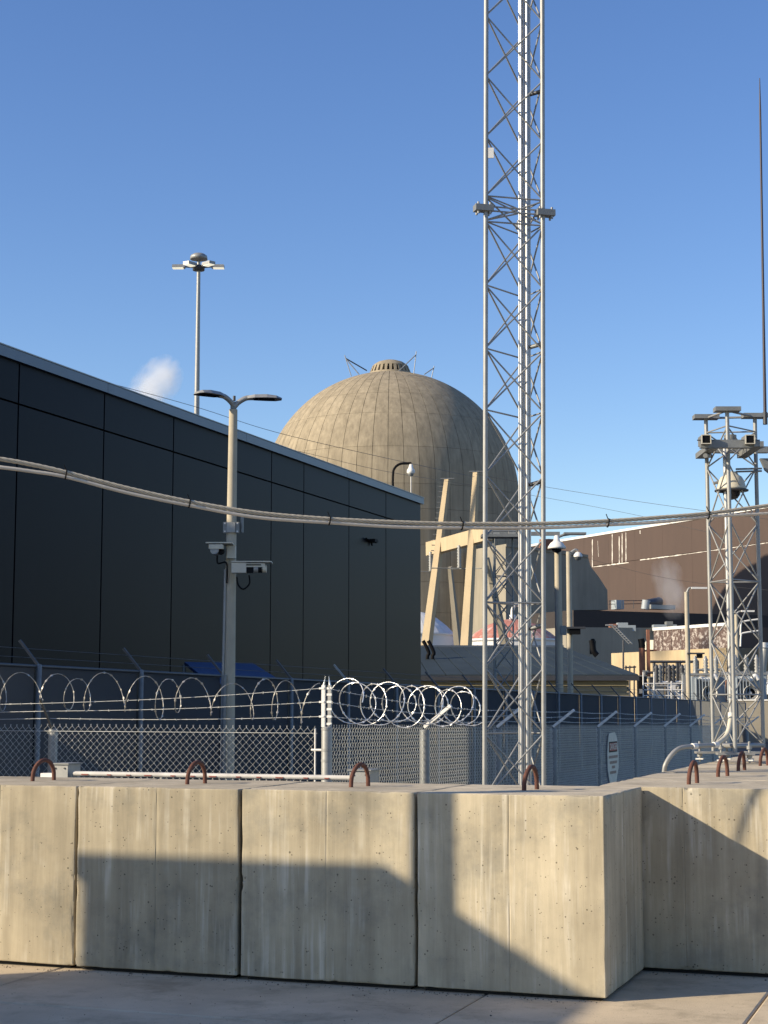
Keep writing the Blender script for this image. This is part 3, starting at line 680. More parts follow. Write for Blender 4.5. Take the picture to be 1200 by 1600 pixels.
for dx, m in ((.09, M_galv), (.15, M_black), (.2, M_cream)): MB().tube([c - Z * .085 + RT * (dx - .03), c - Z * .085 + RT * (dx + .03)], .055, 18).build('lens_barrel', m, k2)
MB().box(c - Z * .09 + RT * .0, (.1, .1, .1), (RT, HF, Z)).build('mounting_block', M_black, k2)
# high mast light
DH = 110
h0 = at(310, 450, DH); zt_ = zat(310, 408, DH)
t = thing('high_mast_light', 'very tall slim pole with a ring of four floodlights above the black building', 'light mast', (h0.x, h0.y, 0))
MB().tube([(h0.x, h0.y, 0), (h0.x, h0.y, zt_)], [.3, .12], 12).build('pole', M_galv, t)
tp = Vector((h0.x, h0.y, zt_))
MB().lathe([(0, .55), (.35, .5), (.56, .36), (.6, .12), (.5, .1), (.2, .05), (0, 0)], tp + Z * .0, 24).build('cap', M_galv, t)
MB().lathe([(.12, -.7), (.4, -.65), (.42, -.35), (.12, -.25)], tp, 16).build('lowering_ring', M_dgrey, t)
for d, L in ((-RT, 1.0), (RT, .95), (-HF * .75 - RT * .5, .55), (-HF * .7 + RT * .65, .75)):
    d = d.normalized(); s = Vector((-d.y, d.x, 0)); c = tp + d * (L + .35) - Z * .38
    fx = MB().box(c, (.85, .5, .2), ((d - Z * .02).normalized(), s, (Z + d * .02).normalized())).build('floodlight', M_galv, t)
    MB().box(c - Z * .115 + d * .05, (.72, .42, .05), (d, s, Z)).build('lens', M_lamp, fx)
    rod('arm', tp - Z * .45, c - d * .3, .06, M_galvd, t, 6)
# square post with dome camera and flat lamp arms
def lamp_post(x, ytop, d, r, m, name, label, cat, n=4, x1=None):
    p = at(x, (ytop + 1100) / 2, d); t = thing(name, label, cat, (p.x, p.y, 0))
    z = zat(x, ytop, d); MB().tube([(p.x, p.y, 0), (p.x, p.y, z)], [r, r * .85], n).build('pole', m, t)
    return t, Vector((p.x, p.y, z))
t, tp = lamp_post(873, 858, 45, .115, M_pole, 'camera_post', 'square post topped by a white dome camera and flat lamp arms, behind the tall mast', 'post', 4)
e = at(870, 852, 44.8)
MB().lathe([(0, .28), (.06, .26), (.09, .12), (.17, .06), (.24, -.04), (.25, -.09), (.15, -.1)], e, 18).build('dome_cap', M_white, t)
MB().lathe([(.14, -.09), (.12, -.17), (0, -.22)], e, 14).build('dome_lens', M_glass, t)
MB().box(at(820, 834, 45.1), (1.9, .12, .1), (RT, HF, Z)).build('cross_arm', M_galvd, t)
MB().tube([at(868, 841, 45), at(880, 836, 45), at(893, 834, 45)], .04, 6).build('lamp_arm', M_galvd, t)
MB().box(at(898, 834, 45), (.6, .25, .06), (RT, HF, Z)).build('lamp_head', M_galvd, t)
rod('riser', tp - Z * .1, tp + Z * .35, .05, M_galvd, t)
MB().box(at(880, 985, 44.7), (.16, .1, .25), (RT, HF, Z)).build('bracket', M_galvd, t)
t, tp = lamp_post(890, 862, 62, .115, M_pole, 'camera_pole', 'pale round pole with a dome camera on a curved arm behind the square post', 'pole', 12)
MB().tube(bez([tp - Z * .1, at(894, 862, 62), at(899, 859, 62), at(903, 861, 62)], 5), .05, 8).build('curved_arm', M_galv, t)
e = at(903, 866, 62)
MB().lathe([(0, .1), (.1, .06), (.17, -.04), (.17, -.1)], e, 16).build('dome_cap', M_white, t); MB().lathe([(.16, -.1), (.11, -.2), (0, -.24)], e, 14).build('dome_lens', M_galvd, t)
MB().box(at(893, 981, 61.8), (1.0, .35, .07), (RT, HF, Z)).build('camera_shield', M_dgrey, t); MB().box(at(898, 987, 61.8), (.4, .25, .2), (RT, HF, Z)).build('camera_box', M_black, t)
t, tp = lamp_post(1074.5, 925, 80, .125, M_pole, 'street_lamp', 'pale pole with short lamp arm and camera before the tan wall', 'street lamp', 12)
MB().tube(bez([tp - Z * .1, at(1076, 920, 80), at(1082, 918.5, 80), at(1100, 919, 80)], 5), .055, 8).build('lamp_arm', M_galv, t)
MB().box(at(1092, 919, 80), (.75, .3, .09), (RT, HF, Z)).build('lamp_head', M_white, t)
MB().box(at(1087, 1021, 79.8), (.8, .35, .07), (RT, HF, Z)).build('camera_shield', M_dgrey, t); MB().box(at(1093, 1025, 79.8), (.25, .25, .2), (RT, HF, Z)).build('camera_box', M_black, t)
t, tp = lamp_post(1152, 960, 90, .12, M_pole, 'street_lamp', 'pale lamp pole seen through the camera tower, before the dark wall', 'street lamp', 12)
MB().tube(bez([tp - Z * .1, at(1153, 957, 90), at(1160, 955, 90), at(1176, 955, 90)], 5), .055, 8).build('lamp_arm', M_galv, t)
MB().box(at(1168, 955, 90), (.7, .3, .09), (RT, HF, Z)).build('lamp_head', M_white, t)
# slim dark lattice mast
DL = 41
la, lb = at(773, 1100, DL), at(803, 1100, DL + .2); sd = lb - la; lc = (la + lb) / 2 + Vector((-sd.y, sd.x, 0)) * .866
t = thing('slim_lattice_mast', 'slim dark lattice mast with a cross platform seen through the tall mast', 'mast', ((la.x + lb.x) / 2, la.y, 0))
z1 = zat(788, 838, DL)
lattice(t, [la, lb, lc], 0, [0.3 + .58 * k for k in range(int(z1 / .58))], z1, .022, .012, M_galvd, horiz=[1.46, 3.2, 4.9], backh=())
MB().box(at(788, 838, DL), (1.15, .5, .07), (RT, HF, Z)).build('platform', M_galvd, t)
for x in (762, 775, 800, 812): MB().box(at(x, 833, DL - .1), (.16, .2, .1), (RT, HF, Z)).build('sensor_box', M_galv, t)
rod('rail', at(756, 830, DL - .2), at(822, 829, DL - .2), .015, M_galv, t, 6)

# ================================================================ CONTAINMENT DOME
DD = 274
dc = at(610, 1100, DD); dc = Vector((dc.x, dc.y, 0)); RD = 21.3
ZC = 35.4
dome = thing('containment_dome', 'huge weathered tan concrete reactor dome with a vented cupola on top', 'dome', dc)
MB().lathe([(RD - .25, 0), (RD - .25, ZC)] + [((RD - .25) * math.cos(R(a)), ZC + (RD - .25) * math.sin(R(a))) for a in range(3, 90, 3)] + [(0, ZC + RD - .25)], dc, 108).build('inner_shell', M_domejoint, dome)
NG = 54; DA = 360 / NG
def gore(la0, la1, cyl=None):
    b = MB(); g = .035; gh = .018; n = 5; top = []
    for i in range(n + 1):
        for j in range(n + 1):
            if cyl:
                z = cyl[0] + gh + (cyl[1] - cyl[0] - 2 * gh) * i / n; rr = RD; zz = z
            else:
                la_ = R(la0 + (la1 - la0) * i / n); 
                la_ += (gh / RD) * (1 - 2 * i / n); rr = RD * math.cos(la_); zz = ZC + RD * math.sin(la_)
            hw = R(DA / 2) - g / max(rr, 2.0)
            az = -hw + 2 * hw * j / n
            top.append(Vector((rr * math.cos(az), rr * math.sin(az), zz)))
    b.add(top, [(i * (n + 1) + j, i * (n + 1) + j + 1, (i + 1) * (n + 1) + j + 1, (i + 1) * (n + 1) + j) for i in range(n) for j in range(n)], True)
    ring = [(0, j) for j in range(n + 1)] + [(i, n) for i in range(1, n + 1)] + [(n, j) for j in range(n - 1, -1, -1)] + [(i, 0) for i in range(n - 1, 0, -1)]
    rv = [top[i * (n + 1) + j] for i, j in ring]; cz_ = Vector((0, 0, 0 if cyl else ZC))
    inn = [v - (Vector((v.x, v.y, 0)).normalized() if cyl else (v - cz_).normalized()) * .3 for v in rv]
    k = len(rv); b.add(rv + inn, [(i, k + i, k + (i + 1) % k, (i + 1) % k) for i in range(k)])
    me = bpy.data.meshes.new('shell_panel'); me.from_pydata(b.v, [], b.f); me.polygons.foreach_set('use_smooth', b.sm); me.materials.append(M_dome); return me
azc = math.atan2(-dc.y, -dc.x)     # towards the camera
lats = [0, 16, 33, 46, 58, 71, 80]
for la0, la1 in zip(lats[:-1], lats[1:]):
    me = gore(la0, la1)
    for k in range(-15, 16): link('shell_panel', me, dome, Matrix.Translation(dc) @ Matrix.Rotation(azc + R(DA * (k + .35)), 4, 'Z'))
zl = [4, 10.5, 15.6, 20.3, 26, 31.5, ZC]
for za, zb in zip(zl[:-1], zl[1:]):
    me = gore(0, 0, (za, zb))
    for k in range(-3, 15): link('shell_panel', me, dome, Matrix.Translation(dc) @ Matrix.Rotation(azc + R(DA * (k + .35)), 4, 'Z'))
MB().lathe([(RD * math.cos(R(a)), ZC + RD * math.sin(R(a))) for a in (79.5, 82, 84.5, 87, 89)] + [(0, ZC + RD)], dc, 60).build('crown', M_dome, dome)
MB().lathe([(RD + .25, 0), (RD + .25, 9.4), (RD, 9.6)], dc, 108).build('plinth', M_aux, dome)
zq = ZC + RD - .75
cu = MB().lathe([(3.55, -.2), (3.55, .75), (3.35, .8)], dc + Z * zq, 48).build('cupola_base', M_dome, dome)
MB().lathe([(2.95, .6), (2.4, 2.0), (0, 2.2)], dc + Z * zq, 36).build('cupola_core', M_black, dome)
MB().lathe([(3.05, 1.85), (2.75, 2.2), (2.1, 2.62), (1.2, 2.9), (0, 3.0)], dc + Z * zq, 48).build('cupola_cap', M_dome, dome)
for k in range(26):
    a = 2 * math.pi * k / 26; d = Vector((math.cos(a), math.sin(a), 0)); s = Vector((-d.y, d.x, 0))
    MB().prism([dc + Z * (zq + .72) + d * 3.5 - s * .19, dc + Z * (zq + .72) + d * 3.5 + s * .19, dc + Z * (zq + 1.95) + d * 3.0 + s * .26, dc + Z * (zq + 1.95) + d * 3.0 - s * .26], -d * .45).build('vent_rib', M_dome, dome)
def lr(pts, lab):
    P = [at(x, y, DD - dd) for x, y, dd in pts]
    t = thing('lightning_rod', lab, 'lightning rod', P[0], 'lightning rods on the dome')
    rod('rod', P[0], P[1], .07, M_galv, t, 6); rod('brace', P[2], P[0].lerp(P[1], .85), .085, M_galv, t, 6)
    if len(P) > 3: rod('brace', P[3], P[0].lerp(P[1], .85), .11, M_dgrey, t, 6)
lr([(646.5, 584, 7), (650.5, 549, 7), (623, 580, 9)], 'white braced lightning rod in front of the cupola')
lr([(549, 588, 5), (538.5, 555, 5), (561, 585, 5), (573, 579, 3)], 'dark braced lightning rod standing clear of the cupola')
lr([(674, 591, 4), (678.5, 572, 4), (663, 585, 5)], 'short lightning rod on the shoulder of the dome')

# ================================================================ PLANT BUILDINGS
tb0 = at(1170, 1100, 303); tb0 = Vector((tb0.x, tb0.y, 0)); nA = PB * -1        # lit face normal
zroof = onplane(1170, 798.5, tb0, nA).z
tb = thing('turbine_hall', 'huge brown metal-sided plant hall with peeling white streaks behind the dome', 'building', tb0)
def wallbox(name, p, du, L, dv, W, z0, z1, m, parent):
    c = p + du * (L / 2) + dv * (W / 2) + Z * ((z0 + z1) / 2); return MB().box(c, (L, W, z1 - z0), (du, dv, Z)).build(name, m, parent)
w0 = tb0 - PA * 60
LT = 190; nb = 20
for k in range(nb):
    zsplit = onplane(1100, 861, tb0, nA).z
    wallbox('siding_panel', w0 + PA * (LT * k / nb + .012), PA, LT / nb - .024, PB, .4, 0, zsplit - .04, M_brown, tb)
    wallbox('siding_panel', w0 + PA * (LT * k / nb + .012), PA, LT / nb - .024, PB, .4, zsplit + .04, zroof, M_brown, tb)
wallbox('hall_body', w0 + PB * .35, PA, LT, PB, 60, 0, zroof - .1, M_brown, tb)
wallbox('roof_edge', w0 - PB * .15, PA, LT, PB, .8, zroof, zroof + .45, M_white, tb)
def strip(x0, y0, x1, y1, wd):
    a = onplane(x0, y0, tb0 - PB * .03, nA); b = onplane(x1, y1, tb0 - PB * .03, nA); d = (b - a); L = d.length; d.normalize(); s = d.cross(nA)
    n = max(2, int(L / .7)); lf = []; rg = []
    for i in range(n + 1):
        c = a + d * (L * i / n); o_ = random.uniform(-.12, .12) * wd; w_ = wd * random.uniform(.12, .62)
        lf.append(c + s * (o_ - w_)); rg.append(c + s * (o_ + w_))
    mb = MB(); P = lf + rg; m1 = n + 1
    mb.add(P + [p - nA * .02 for p in P], [f_ for i in range(n) for f_ in ((i, i + 1, m1 + i + 1, m1 + i), (2 * m1 + i, 2 * m1 + m1 + i, 2 * m1 + m1 + i + 1, 2 * m1 + i + 1), (i, 2 * m1 + i, 2 * m1 + i + 1, i + 1), (m1 + i, m1 + i + 1, 3 * m1 + i + 1, 3 * m1 + i))])
    mb.build('peeled_streak', M_peelw, tb)
for x, ya_, yb_ in ((925.5, 843, 886), (956.5, 835, 882), (967.5, 838, 880), (972, 833, 880), (978, 832, 878)): strip(x, ya_, x, yb_, .28)
strip(926, 886, 982, 879, .22); strip(1000, 875, 1060, 867.5, .22); strip(1060, 867.5, 1200, 848, .14); strip(934, 845, 935, 870, .14); strip(1000, 829, 1000, 834, .3)
# grey concrete block of the auxiliary building, chamfered end
nB = PA * -1
ax0 = at(880, 1100, 250); ax0 = Vector((ax0.x, ax0.y, 0))
ab = thing('auxiliary_building', 'grey shaded concrete plant building with a sloping shoulder beside the dome', 'building', ax0)
def ap(x, y): return onplane(x, y, ax0, nB)
prof = [ap(790, 850), ap(905, 863), ap(918, 868), ap(923, 885), ap(936, 902), ap(949, 922), ap(950, 953), ap(898, 953), ap(898, 1010)]
prof.append(Vector((prof[-1].x, prof[-1].y, 0))); q = ap(790, 1000); prof.append(Vector((q.x, q.y, 0)))
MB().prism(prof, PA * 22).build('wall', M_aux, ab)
for y0, y1 in ((862, 866),):
    MB().prism([ap(790, 850) - PA * .2, ap(918, 867) - PA * .2, ap(918, 871) - PA * .2, ap(790, 854) - PA * .2], PA * .2).build('parapet_band', M_aux, ab)
for x in (850, 858): 
    p = ap(x, 855); MB().box(p + Z * .4, (1.0, 1.0, 1.6), (PB, PA, Z)).build('roof_vent', M_duct, ab)
# dark annex with roof plant
ax1 = at(1000, 1100, 235); ax1 = Vector((ax1.x, ax1.y, 0))
an = thing('dark_annex', 'low black-looking shaded annex with ducts on its roof in front of the brown hall', 'building', ax1)
def anp(x, y): return onplane(x, y, ax1, nB)
a = anp(896, 953); b = anp(1215, 950); 
MB().prism([Vector((a.x, a.y, 0)), Vector((b.x, b.y, 0)), Vector((b.x, b.y, a.z)), a], PA * 14).build('wall', mat('shaded_siding', (0.030, 0.024, 0.024), .8, var=.1), an)  # siding colour darkened to stand for shade
MB().tube([at(1010, 944, 236), at(1030, 940, 239)], .65, 16).build('roof_duct', M_dgrey, an)
MB().tube([at(1008, 952, 236), at(1010, 938, 236)], .6, 12).build('roof_duct', M_xfmr, an)
MB().box(at(1030, 949, 237), (4.2, 2, .6), (PB, PA, Z)).build('duct_base', M_galv, an)
MB().box(at(965, 945, 237), (1.3, 1.3, 1.3), (PB, PA, Z)).build('roof_unit', M_xfmr, an)
for y in (939, 944): rod('roof_rail', at(951, y, 236), at(1012, y - 1, 240), .05, M_dgrey, an, 5)
for x in (952, 972, 990, 1010): rod('rail_post', at(x, 951, 236), at(x, 939, 236), .05, M_dgrey, an, 5)
# grey retaining wall and stair in front of annex
ax2 = at(960, 1100, 205); ax2 = Vector((ax2.x, ax2.y, 0))
rw = thing('grey_concrete_wall', 'grey concrete service wall with a round dark opening below the dark annex', 'wall', ax2)
def rp(x, y): return onplane(x, y, ax2, nB)
a, b = rp(885, 980), rp(1030, 981)
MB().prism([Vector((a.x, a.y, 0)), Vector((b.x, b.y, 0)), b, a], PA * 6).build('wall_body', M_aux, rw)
for x, ya_, yb_ in ((926, 998, 1022),):
    a = rp(x, yb_) - PA * .06; MB().prism([rp(x - 4.5, yb_) - PA * .06, rp(x + 4.5, yb_) - PA * .06, rp(x + 4.5, ya_ + 4) - PA * .06, rp(x + 2, ya_) - PA * .06, rp(x - 2, ya_) - PA * .06, rp(x - 4.5, ya_ + 4) - PA * .06], PA * .05).build('dark_opening', M_black, rw)
for k, (x0, x1, y0, m) in enumerate(((952, 962, 972, M_duct), (964, 980, 970, M_xfmr), (980, 992, 974, M_xfmr), (1020, 1056, 973, M_xfmr), (1040, 1050, 968, M_galvd))):
    p = at((x0 + x1) / 2, y0 + 8, 207); w = (x1 - x0) * 207 / 2617
    MB().box(p, (w, 1.5, .75), (RT, HF, Z)).build('plant_box', m, rw)
st = thing('steel_stair', 'pale steel stair flight descending past the grey service wall', 'stair', at(960, 1010, 195))
for dx in (0, 5):
    rod('stringer', at(955 + dx, 977, 195), at(983 + dx, 1006, 195), .07, M_galv, st, 6)
rod('landing', at(946, 977, 195), at(958, 977, 195), .1, M_galv, st, 6)
for k in range(9): rod('tread', at(956 + 3.1 * k, 979 + 3.2 * k, 195), at(961 + 3.1 * k, 979 + 3.2 * k, 195), .06, M_galv, st, 5)
# tan sunlit wall, peeling panel
ax3 = at(1050, 1100, 165); ax3 = Vector((ax3.x, ax3.y, 0))
def yp(x, y, o=0): return onplane(x, y, ax3 + PB * o, nA)
tw_ = thing('tan_concrete_wall', 'long sunlit tan concrete wall behind the switchyard equipment', 'wall', ax3)
a, b = yp(955, 1018.5), yp(1135, 1012)
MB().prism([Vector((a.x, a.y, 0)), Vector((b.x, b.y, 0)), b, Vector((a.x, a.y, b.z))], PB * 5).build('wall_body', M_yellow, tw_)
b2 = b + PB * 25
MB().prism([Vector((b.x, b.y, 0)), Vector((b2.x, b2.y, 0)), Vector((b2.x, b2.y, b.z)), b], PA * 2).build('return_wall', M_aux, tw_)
pn = thing('peeling_wall_panel', 'brown siding panel with white peeling paint above the tan wall', 'siding panel', ax3 + PB * 5)
a, b = yp(1021, 984, 5.2), yp(1138, 977.5, 5.2); zb_ = yp(1080, 1018, 5.2).z
n = 8
for k in range(n):
    p = a.lerp(b, k / n); q = a.lerp(b, (k + 1) / n); e = (q - p).normalized() * .03; zt1 = b.z
    MB().prism([Vector((p.x, p.y, zb_)) + e, Vector((q.x, q.y, zb_)) - e, Vector((q.x, q.y, zt1)) - e, Vector((p.x, p.y, zt1)) + e], PB * .2).build('siding_sheet', M_peel, pn)
MB().prism([Vector((a.x, a.y, b.z)) - PB * .1, b - PB * .1, b - PB * .1 + Z * .3, Vector((a.x, a.y, b.z)) - PB * .1 + Z * .3], PB * .6).build('top_trim', M_white, pn)
MB().prism([Vector((a.x, a.y, zb_)) + PB * .25, Vector((b.x, b.y, zb_)) + PB * .25, Vector((b.x, b.y, b.z - .1)) + PB * .25, Vector((a.x, a.y, b.z - .1)) + PB * .25], PB * 6).build('backing_structure', M_brown, pn)
MB().prism([yp(1003, 1016, 6), yp(1021, 1016, 6), yp(1021, 1000, 6), yp(1010, 1000, 6)], PB * .3).build('end_plate', M_cream, pn)
# rusty stack
p = at(1004.5, 1100, 120); t = thing('rusty_stack', 'rust-brown vertical exhaust stack with a black top', 'stack', (p.x, p.y, 0))
z1, z2 = zat(1004, 1012, 120), zat(1004, 998, 120)
MB().tube([(p.x, p.y, 0), (p.x, p.y, z1)], .22, 14).build('stack_pipe', M_duct, t)
MB().tube(bez([(p.x, p.y, z1 - .02), (p.x, p.y, z1 + .3), tuple(Vector((p.x, p.y, z2)) - RT * .05)], 4), .235, 14).build('black_cowl', M_black, t)
MB().box(at(1013, 1022, 120), (.22, .3, 3.5), (RT, HF, Z)).build('support_column', M_duct, t)
rod('support_arm', at(1002, 1017, 120), at(1026, 1016, 120), .06, M_duct, t, 6)
t = thing('elbow_vent', 'black curved exhaust pipe beside the low roof', 'pipe', at(926, 1020, 85)); 
MB().tube(bez([at(933, 1024, 85), at(928, 1018, 85), at(926, 1008, 85), at(924.5, 1000, 85)], 5), .15, 12).build('pipe', M_black, t)

# ================================================================ LOW BUILDING WITH GREY ROOF
el, er = at(560, 1054, 74), at(998, 1058, 74)
lbz = (el.z + er.z) / 2; rl, rr_ = at(540, 1013, 84), at(925, 1013, 84); rz_ = (rl.z + rr_.z) / 2
low = thing('low_tan_building', 'low tan building with a dark grey hipped metal roof behind the screened fence', 'building', (er.x - 5, er.y, 0))
ux = (er - el); ux.z = 0; L = ux.length; ux.normalize(); vy = Vector((-ux.y, ux.x, 0))
E0 = Vector((el.x, el.y, lbz)); E1 = Vector((er.x, er.y, lbz)); depth = 19.0
R1 = E1 - ux * 2.3 + vy * depth / 2; R1.z = rz_; R0 = E0 + vy * depth / 2; R0.z = rz_
E2 = E1 + vy * depth; E3 = E0 + vy * depth
nS = 16
for k in range(nS):        # standing seam sheets on the front slope
    a0, a1 = k / nS, (k + 1) / nS
    MB().prism([E0.lerp(E1, a0) + ux * .02, E0.lerp(E1, a1) - ux * .02, R0.lerp(R1, a1) - ux * .02, R0.lerp(R1, a0) + ux * .02], Z * .06).build('roof_sheet', M_slate, low)
MB().add([E0, E1, R1, R0, E2, E3], [(0, 1, 2, 3), (1, 4, 2), (4, 5, 3, 2), (5, 0, 3), (0, 5, 4, 1)]).build('roof_deck', M_slate, low)
MB().box((R0 + R1) / 2 + Z * .08, ((R1 - R0).length, .4, .1), (ux, vy, Z)).build('ridge_cap', M_flash, low)
MB().box((E0 + E1) / 2 - vy * .1 - Z * .1, (L, .14, .22), (ux, vy, Z)).build('gutter', M_dgrey, low)
wl0 = E0 + vy * .6 - ux * 0; 
nW = 11
for k in range(nW):         # horizontal siding boards
    zz = lbz - .2 - (k + .5) * (lbz - .2) / nW
    MB().box((E0 + E1) / 2 + vy * .35 - Z * (lbz - zz), (L - .8, .1, (lbz - .2) / nW - .02), (ux, vy, Z)).build('siding_board', M_tanwall, low)
MB().box((E0 + E1) / 2 + vy * (depth / 2) - Z * (lbz / 2 + .1), (L - 1.0, depth - .9, lbz - .2), (ux, vy, Z)).build('wall_core', M_tanwall, low)
for dx, k in ((0, 0), (8, 1)):
    p = at(668 + dx, 1030 - 0, 79); t = thing('roof_vent_pipe', 'short black bent vent pipe on the low grey roof' if not k else 'second short black bent vent pipe on the low grey roof', 'vent pipe', p, 'bent vent pipes')
    MB().tube(bez([p - Z * .15, p + Z * .15, at(670 + dx, 1020, 79), at(665 + dx, 1008, 79), at(661 + dx, 1001, 79)], 4), .09, 8).build('pipe', M_black, t)
# ================================================================ TANKS
def tank(x0, x1, ytop, yeave, d, m, mw_, name, label):
    p = at((x0 + x1) / 2, 1100, d); r = (x1 - x0) / 2 * d / 2617; ze = zat((x0 + x1) / 2, yeave, d); zt1 = zat((x0 + x1) / 2, ytop, d)
    t = thing(name, label, 'tank', (p.x, p.y, 0)); h = zt1 - ze
    MB().lathe([(r * .985, 0), (r * .985, ze)], (p.x, p.y, 0), 48).build('tank_wall', mw_, t)
    NP = 32
    for k in range(NP):
        b = MB(); prof = [(1.0, 0), (.8, .36), (.55, .7), (.28, .92), (.03, 1.0)]
        a0, a1 = 2 * math.pi * k / NP + .004, 2 * math.pi * (k + 1) / NP - .004
        vs = []
        for q, z in prof: vs += [Vector((p.x + r * q * math.cos(a), p.y + r * q * math.sin(a), ze + h * z)) for a in (a0, a1)]
        b.add(vs, [(2 * i, 2 * i + 1, 2 * i + 3, 2 * i + 2) for i in range(4)]); b.build('roof_plate', m, t)
    MB().lathe([(r * .99, -.12), (r * 1.01, -.12), (r * 1.01, .1), (r * .99, .1)], (p.x, p.y, ze), 48).build('rim', mw_, t)
    MB().lathe([(.3, -.1), (.3, .35), (0, .4)], (p.x, p.y, zt1), 12).build('roof_hatch', mw_, t)
    return t, Vector((p.x, p.y, zt1))
t, tp = tank(728, 876, 967, 1001, 150, M_pink, M_whitetank, 'storage_tank', 'round tank with a faded red domed roof behind the tall mast')
MB().tube(bez([tp + Z * .2, tp + Z * .8, tp + Z * 1.3 + RT * .3, tp + Z * 1.2 + RT * .6], 4), .16, 8).build('goose_vent', M_white, t)
tank(585, 712, 955, 992, 150, M_whitetank, M_whitetank, 'storage_tank', 'round tank with a pale white domed roof beside the black building')
# ================================================================ CONCRETE A-FRAMES
DA_ = 122
af = thing('dead_end_structure', 'sunlit precast concrete A-frame line structure with a heavy cross beam', 'line structure', Vector((at(700, 1100, DA_).x, at(700, 1100, DA_).y, 0)))
def leg2(top, foot, w0, w1, nm, m=M_beam):
    d = (foot - top).normalized(); s = Vector((.98, -.2, 0)).normalized(); t2 = d.cross(s).normalized()
    vs = [top + s * (a * w0) + t2 * (b * w0) for a, b in ((-1, -1), (1, -1), (1, 1), (-1, 1))] + [foot + s * (a * w1) + t2 * (b * w1) for a, b in ((-1, -1), (1, -1), (1, 1), (-1, 1))]
    return MB().add(vs, [(0, 1, 2, 3), (7, 6, 5, 4)] + [(i, 4 + i, 4 + (i + 1) % 4, (i + 1) % 4) for i in range(4)]).build(nm, m, af)
tops = []
for (tx, ty, fx1, fx2, d) in ((699, 750, 666, 716, 122), (744, 739, 728, 790, 117)):
    top = at(tx, ty, d); tops.append(top)
    ft = at(fx1, 1013, d - 2); k = top.z / (top.z - ft.z); leg2(top, top + (ft - top) * k, .175, .36, 'leg')
    rt_ = at(*((703, 886) if d == 122 else (761, 872)), d + 1.5); ft = at(fx2, 1013, d + 4); k = rt_.z / (rt_.z - ft.z); leg2(rt_, rt_ + (ft - rt_) * k, .13, .34, 'back_leg', M_aux)  # back legs take a darker concrete colour to look shaded
    for k in range(14):
        s = k / 14 * .45; 
        foot = at(fx1, 1013, d - 2); c = top.lerp(foot, .04 + s)
        if d == 122: rod('step_bolt', c, c - RT * .55, .035, M_galvd, af, 5)
    rod('cap_wire', top + Z * .1 - RT * .5, top + Z * .1 + RT * .5, .05, M_galvd, af, 5)
b0_, b1_ = at(671, 858, 123.5), at(768, 832, 114)
d = (b1_ - b0_).normalized(); s = d.cross(Z).normalized(); u_ = s.cross(d)
MB().box((b0_ + b1_) / 2, ((b1_ - b0_).length, .6, 1.0), (d, s, u_)).build('cross_beam', M_beam, af)
for x, y0, y1, dd in ((673, 862, 893, 122.5), (717.5, 852, 888, 118)):
    a_, b_ = at(x, y0, dd), at(x, y1, dd)
    MB().lathe([(.11, 0)] + [(.17 if i % 2 else .11, (a_.z - b_.z) * i / 16) for i in range(1, 16)] + [(.1, a_.z - b_.z)], (a_.x, a_.y, b_.z), 10).build('insulator', M_galv, af)
    rod('jumper', b_, b_ - RT * 2.0 + Z * .02, .04, M_galvd, af, 5)
rod('jumper', at(703, 889, 119), at(752, 888, 117), .04, M_galvd, af, 5)
# ================================================================ SWITCHYARD
XF = 'switchyard transformers'
for (x, y, d, lab) in ((1108, 1083, 88, 'blue-grey transformer with round fan beside the pale lamp pole'), (1172, 1083, 86, 'blue-grey transformer with round fan seen through the camera tower')):
    c = at(x, 1075, d); t = thing('transformer', lab, 'transformer', (c.x, c.y, 0), XF)
    MB().box(Vector((c.x, c.y, 1.75)) + HF * .8, (1.75, 1.4, 2.9), (RT, HF, Z)).build('tank', M_xfmr, t)
    MB().box(Vector((c.x, c.y, 3.3)) + HF * .8, (1.9, 1.5, .12), (RT, HF, Z)).build('lid', M_galv, t)
    MB().box(Vector((c.x, c.y, .15)) + HF * .8, (2.0, 1.6, .3), (RT, HF, Z)).build('plinth', M_aux, t)
    fc = at(x, y, d - .05)
    fn = MB().lathe([(.38, .25), (.38, -.02), (.27, -.08), (.25, .1)], fc, 24, axis=-HF).build('fan_shroud', M_white, t)
    MB().lathe([(.25, -.02), (.1, -.05), (.0, -.06)], fc, 20, axis=-HF).build('fan_face', M_black, fn)
    MB().lathe([(.1, .0), (.08, .1), (.0, .12)], fc, 14, axis=-HF).build('fan_hub', M_white, fn)
    for k in range(5): MB().box(Vector((c.x, c.y, 2.5)) + RT * (-.7 + .16 * k) - HF * .02, (.05, .35, 1.2), (RT, HF, Z)).build('radiator_fin', M_xfmr, t)
    for k in range(3):
        p = Vector((c.x, c.y, 3.35)) + RT * (-.55 + .55 * k) + HF * .8
        MB().lathe([(.12, 0)] + [(.15 if i % 2 else .09, .08 * i) for i in range(1, 11)] + [(.04, .95)], p, 10).build('bushing', M_galv, t)
    MB().tube(bez([at(x - 14, 1058, d), at(x - 10, 1062, d), at(x + 2, 1062, d), at(x + 8, 1056, d), at(x + 13, 1062, d)], 4), .12, 8).build('header_pipe', M_white, t)
t = thing('bus_support_structure', 'low steel frame with bus supports in front of the tan wall', 'steel frame', at(1045, 1095, 100))
for x in (1022, 1036, 1041, 1058, 1062, 1090): rod('column', at(x, 1092, 100), at(x, 1036 if x != 1090 else 1035, 100), .09, M_dgrey, t, 6)
for y, xa, xb in ((1034, 1016, 1092), (1042, 1020, 1062), (1051, 1005, 1062)): rod('beam', at(xa, y, 100), at(xb, y, 100), .08, M_dgrey, t, 6)
for xa, xb in ((1022, 1036), (1050, 1062)): rod('knee_brace', at(xa, 1052, 100), at(xb, 1042, 100), .05, M_galvd, t, 5)
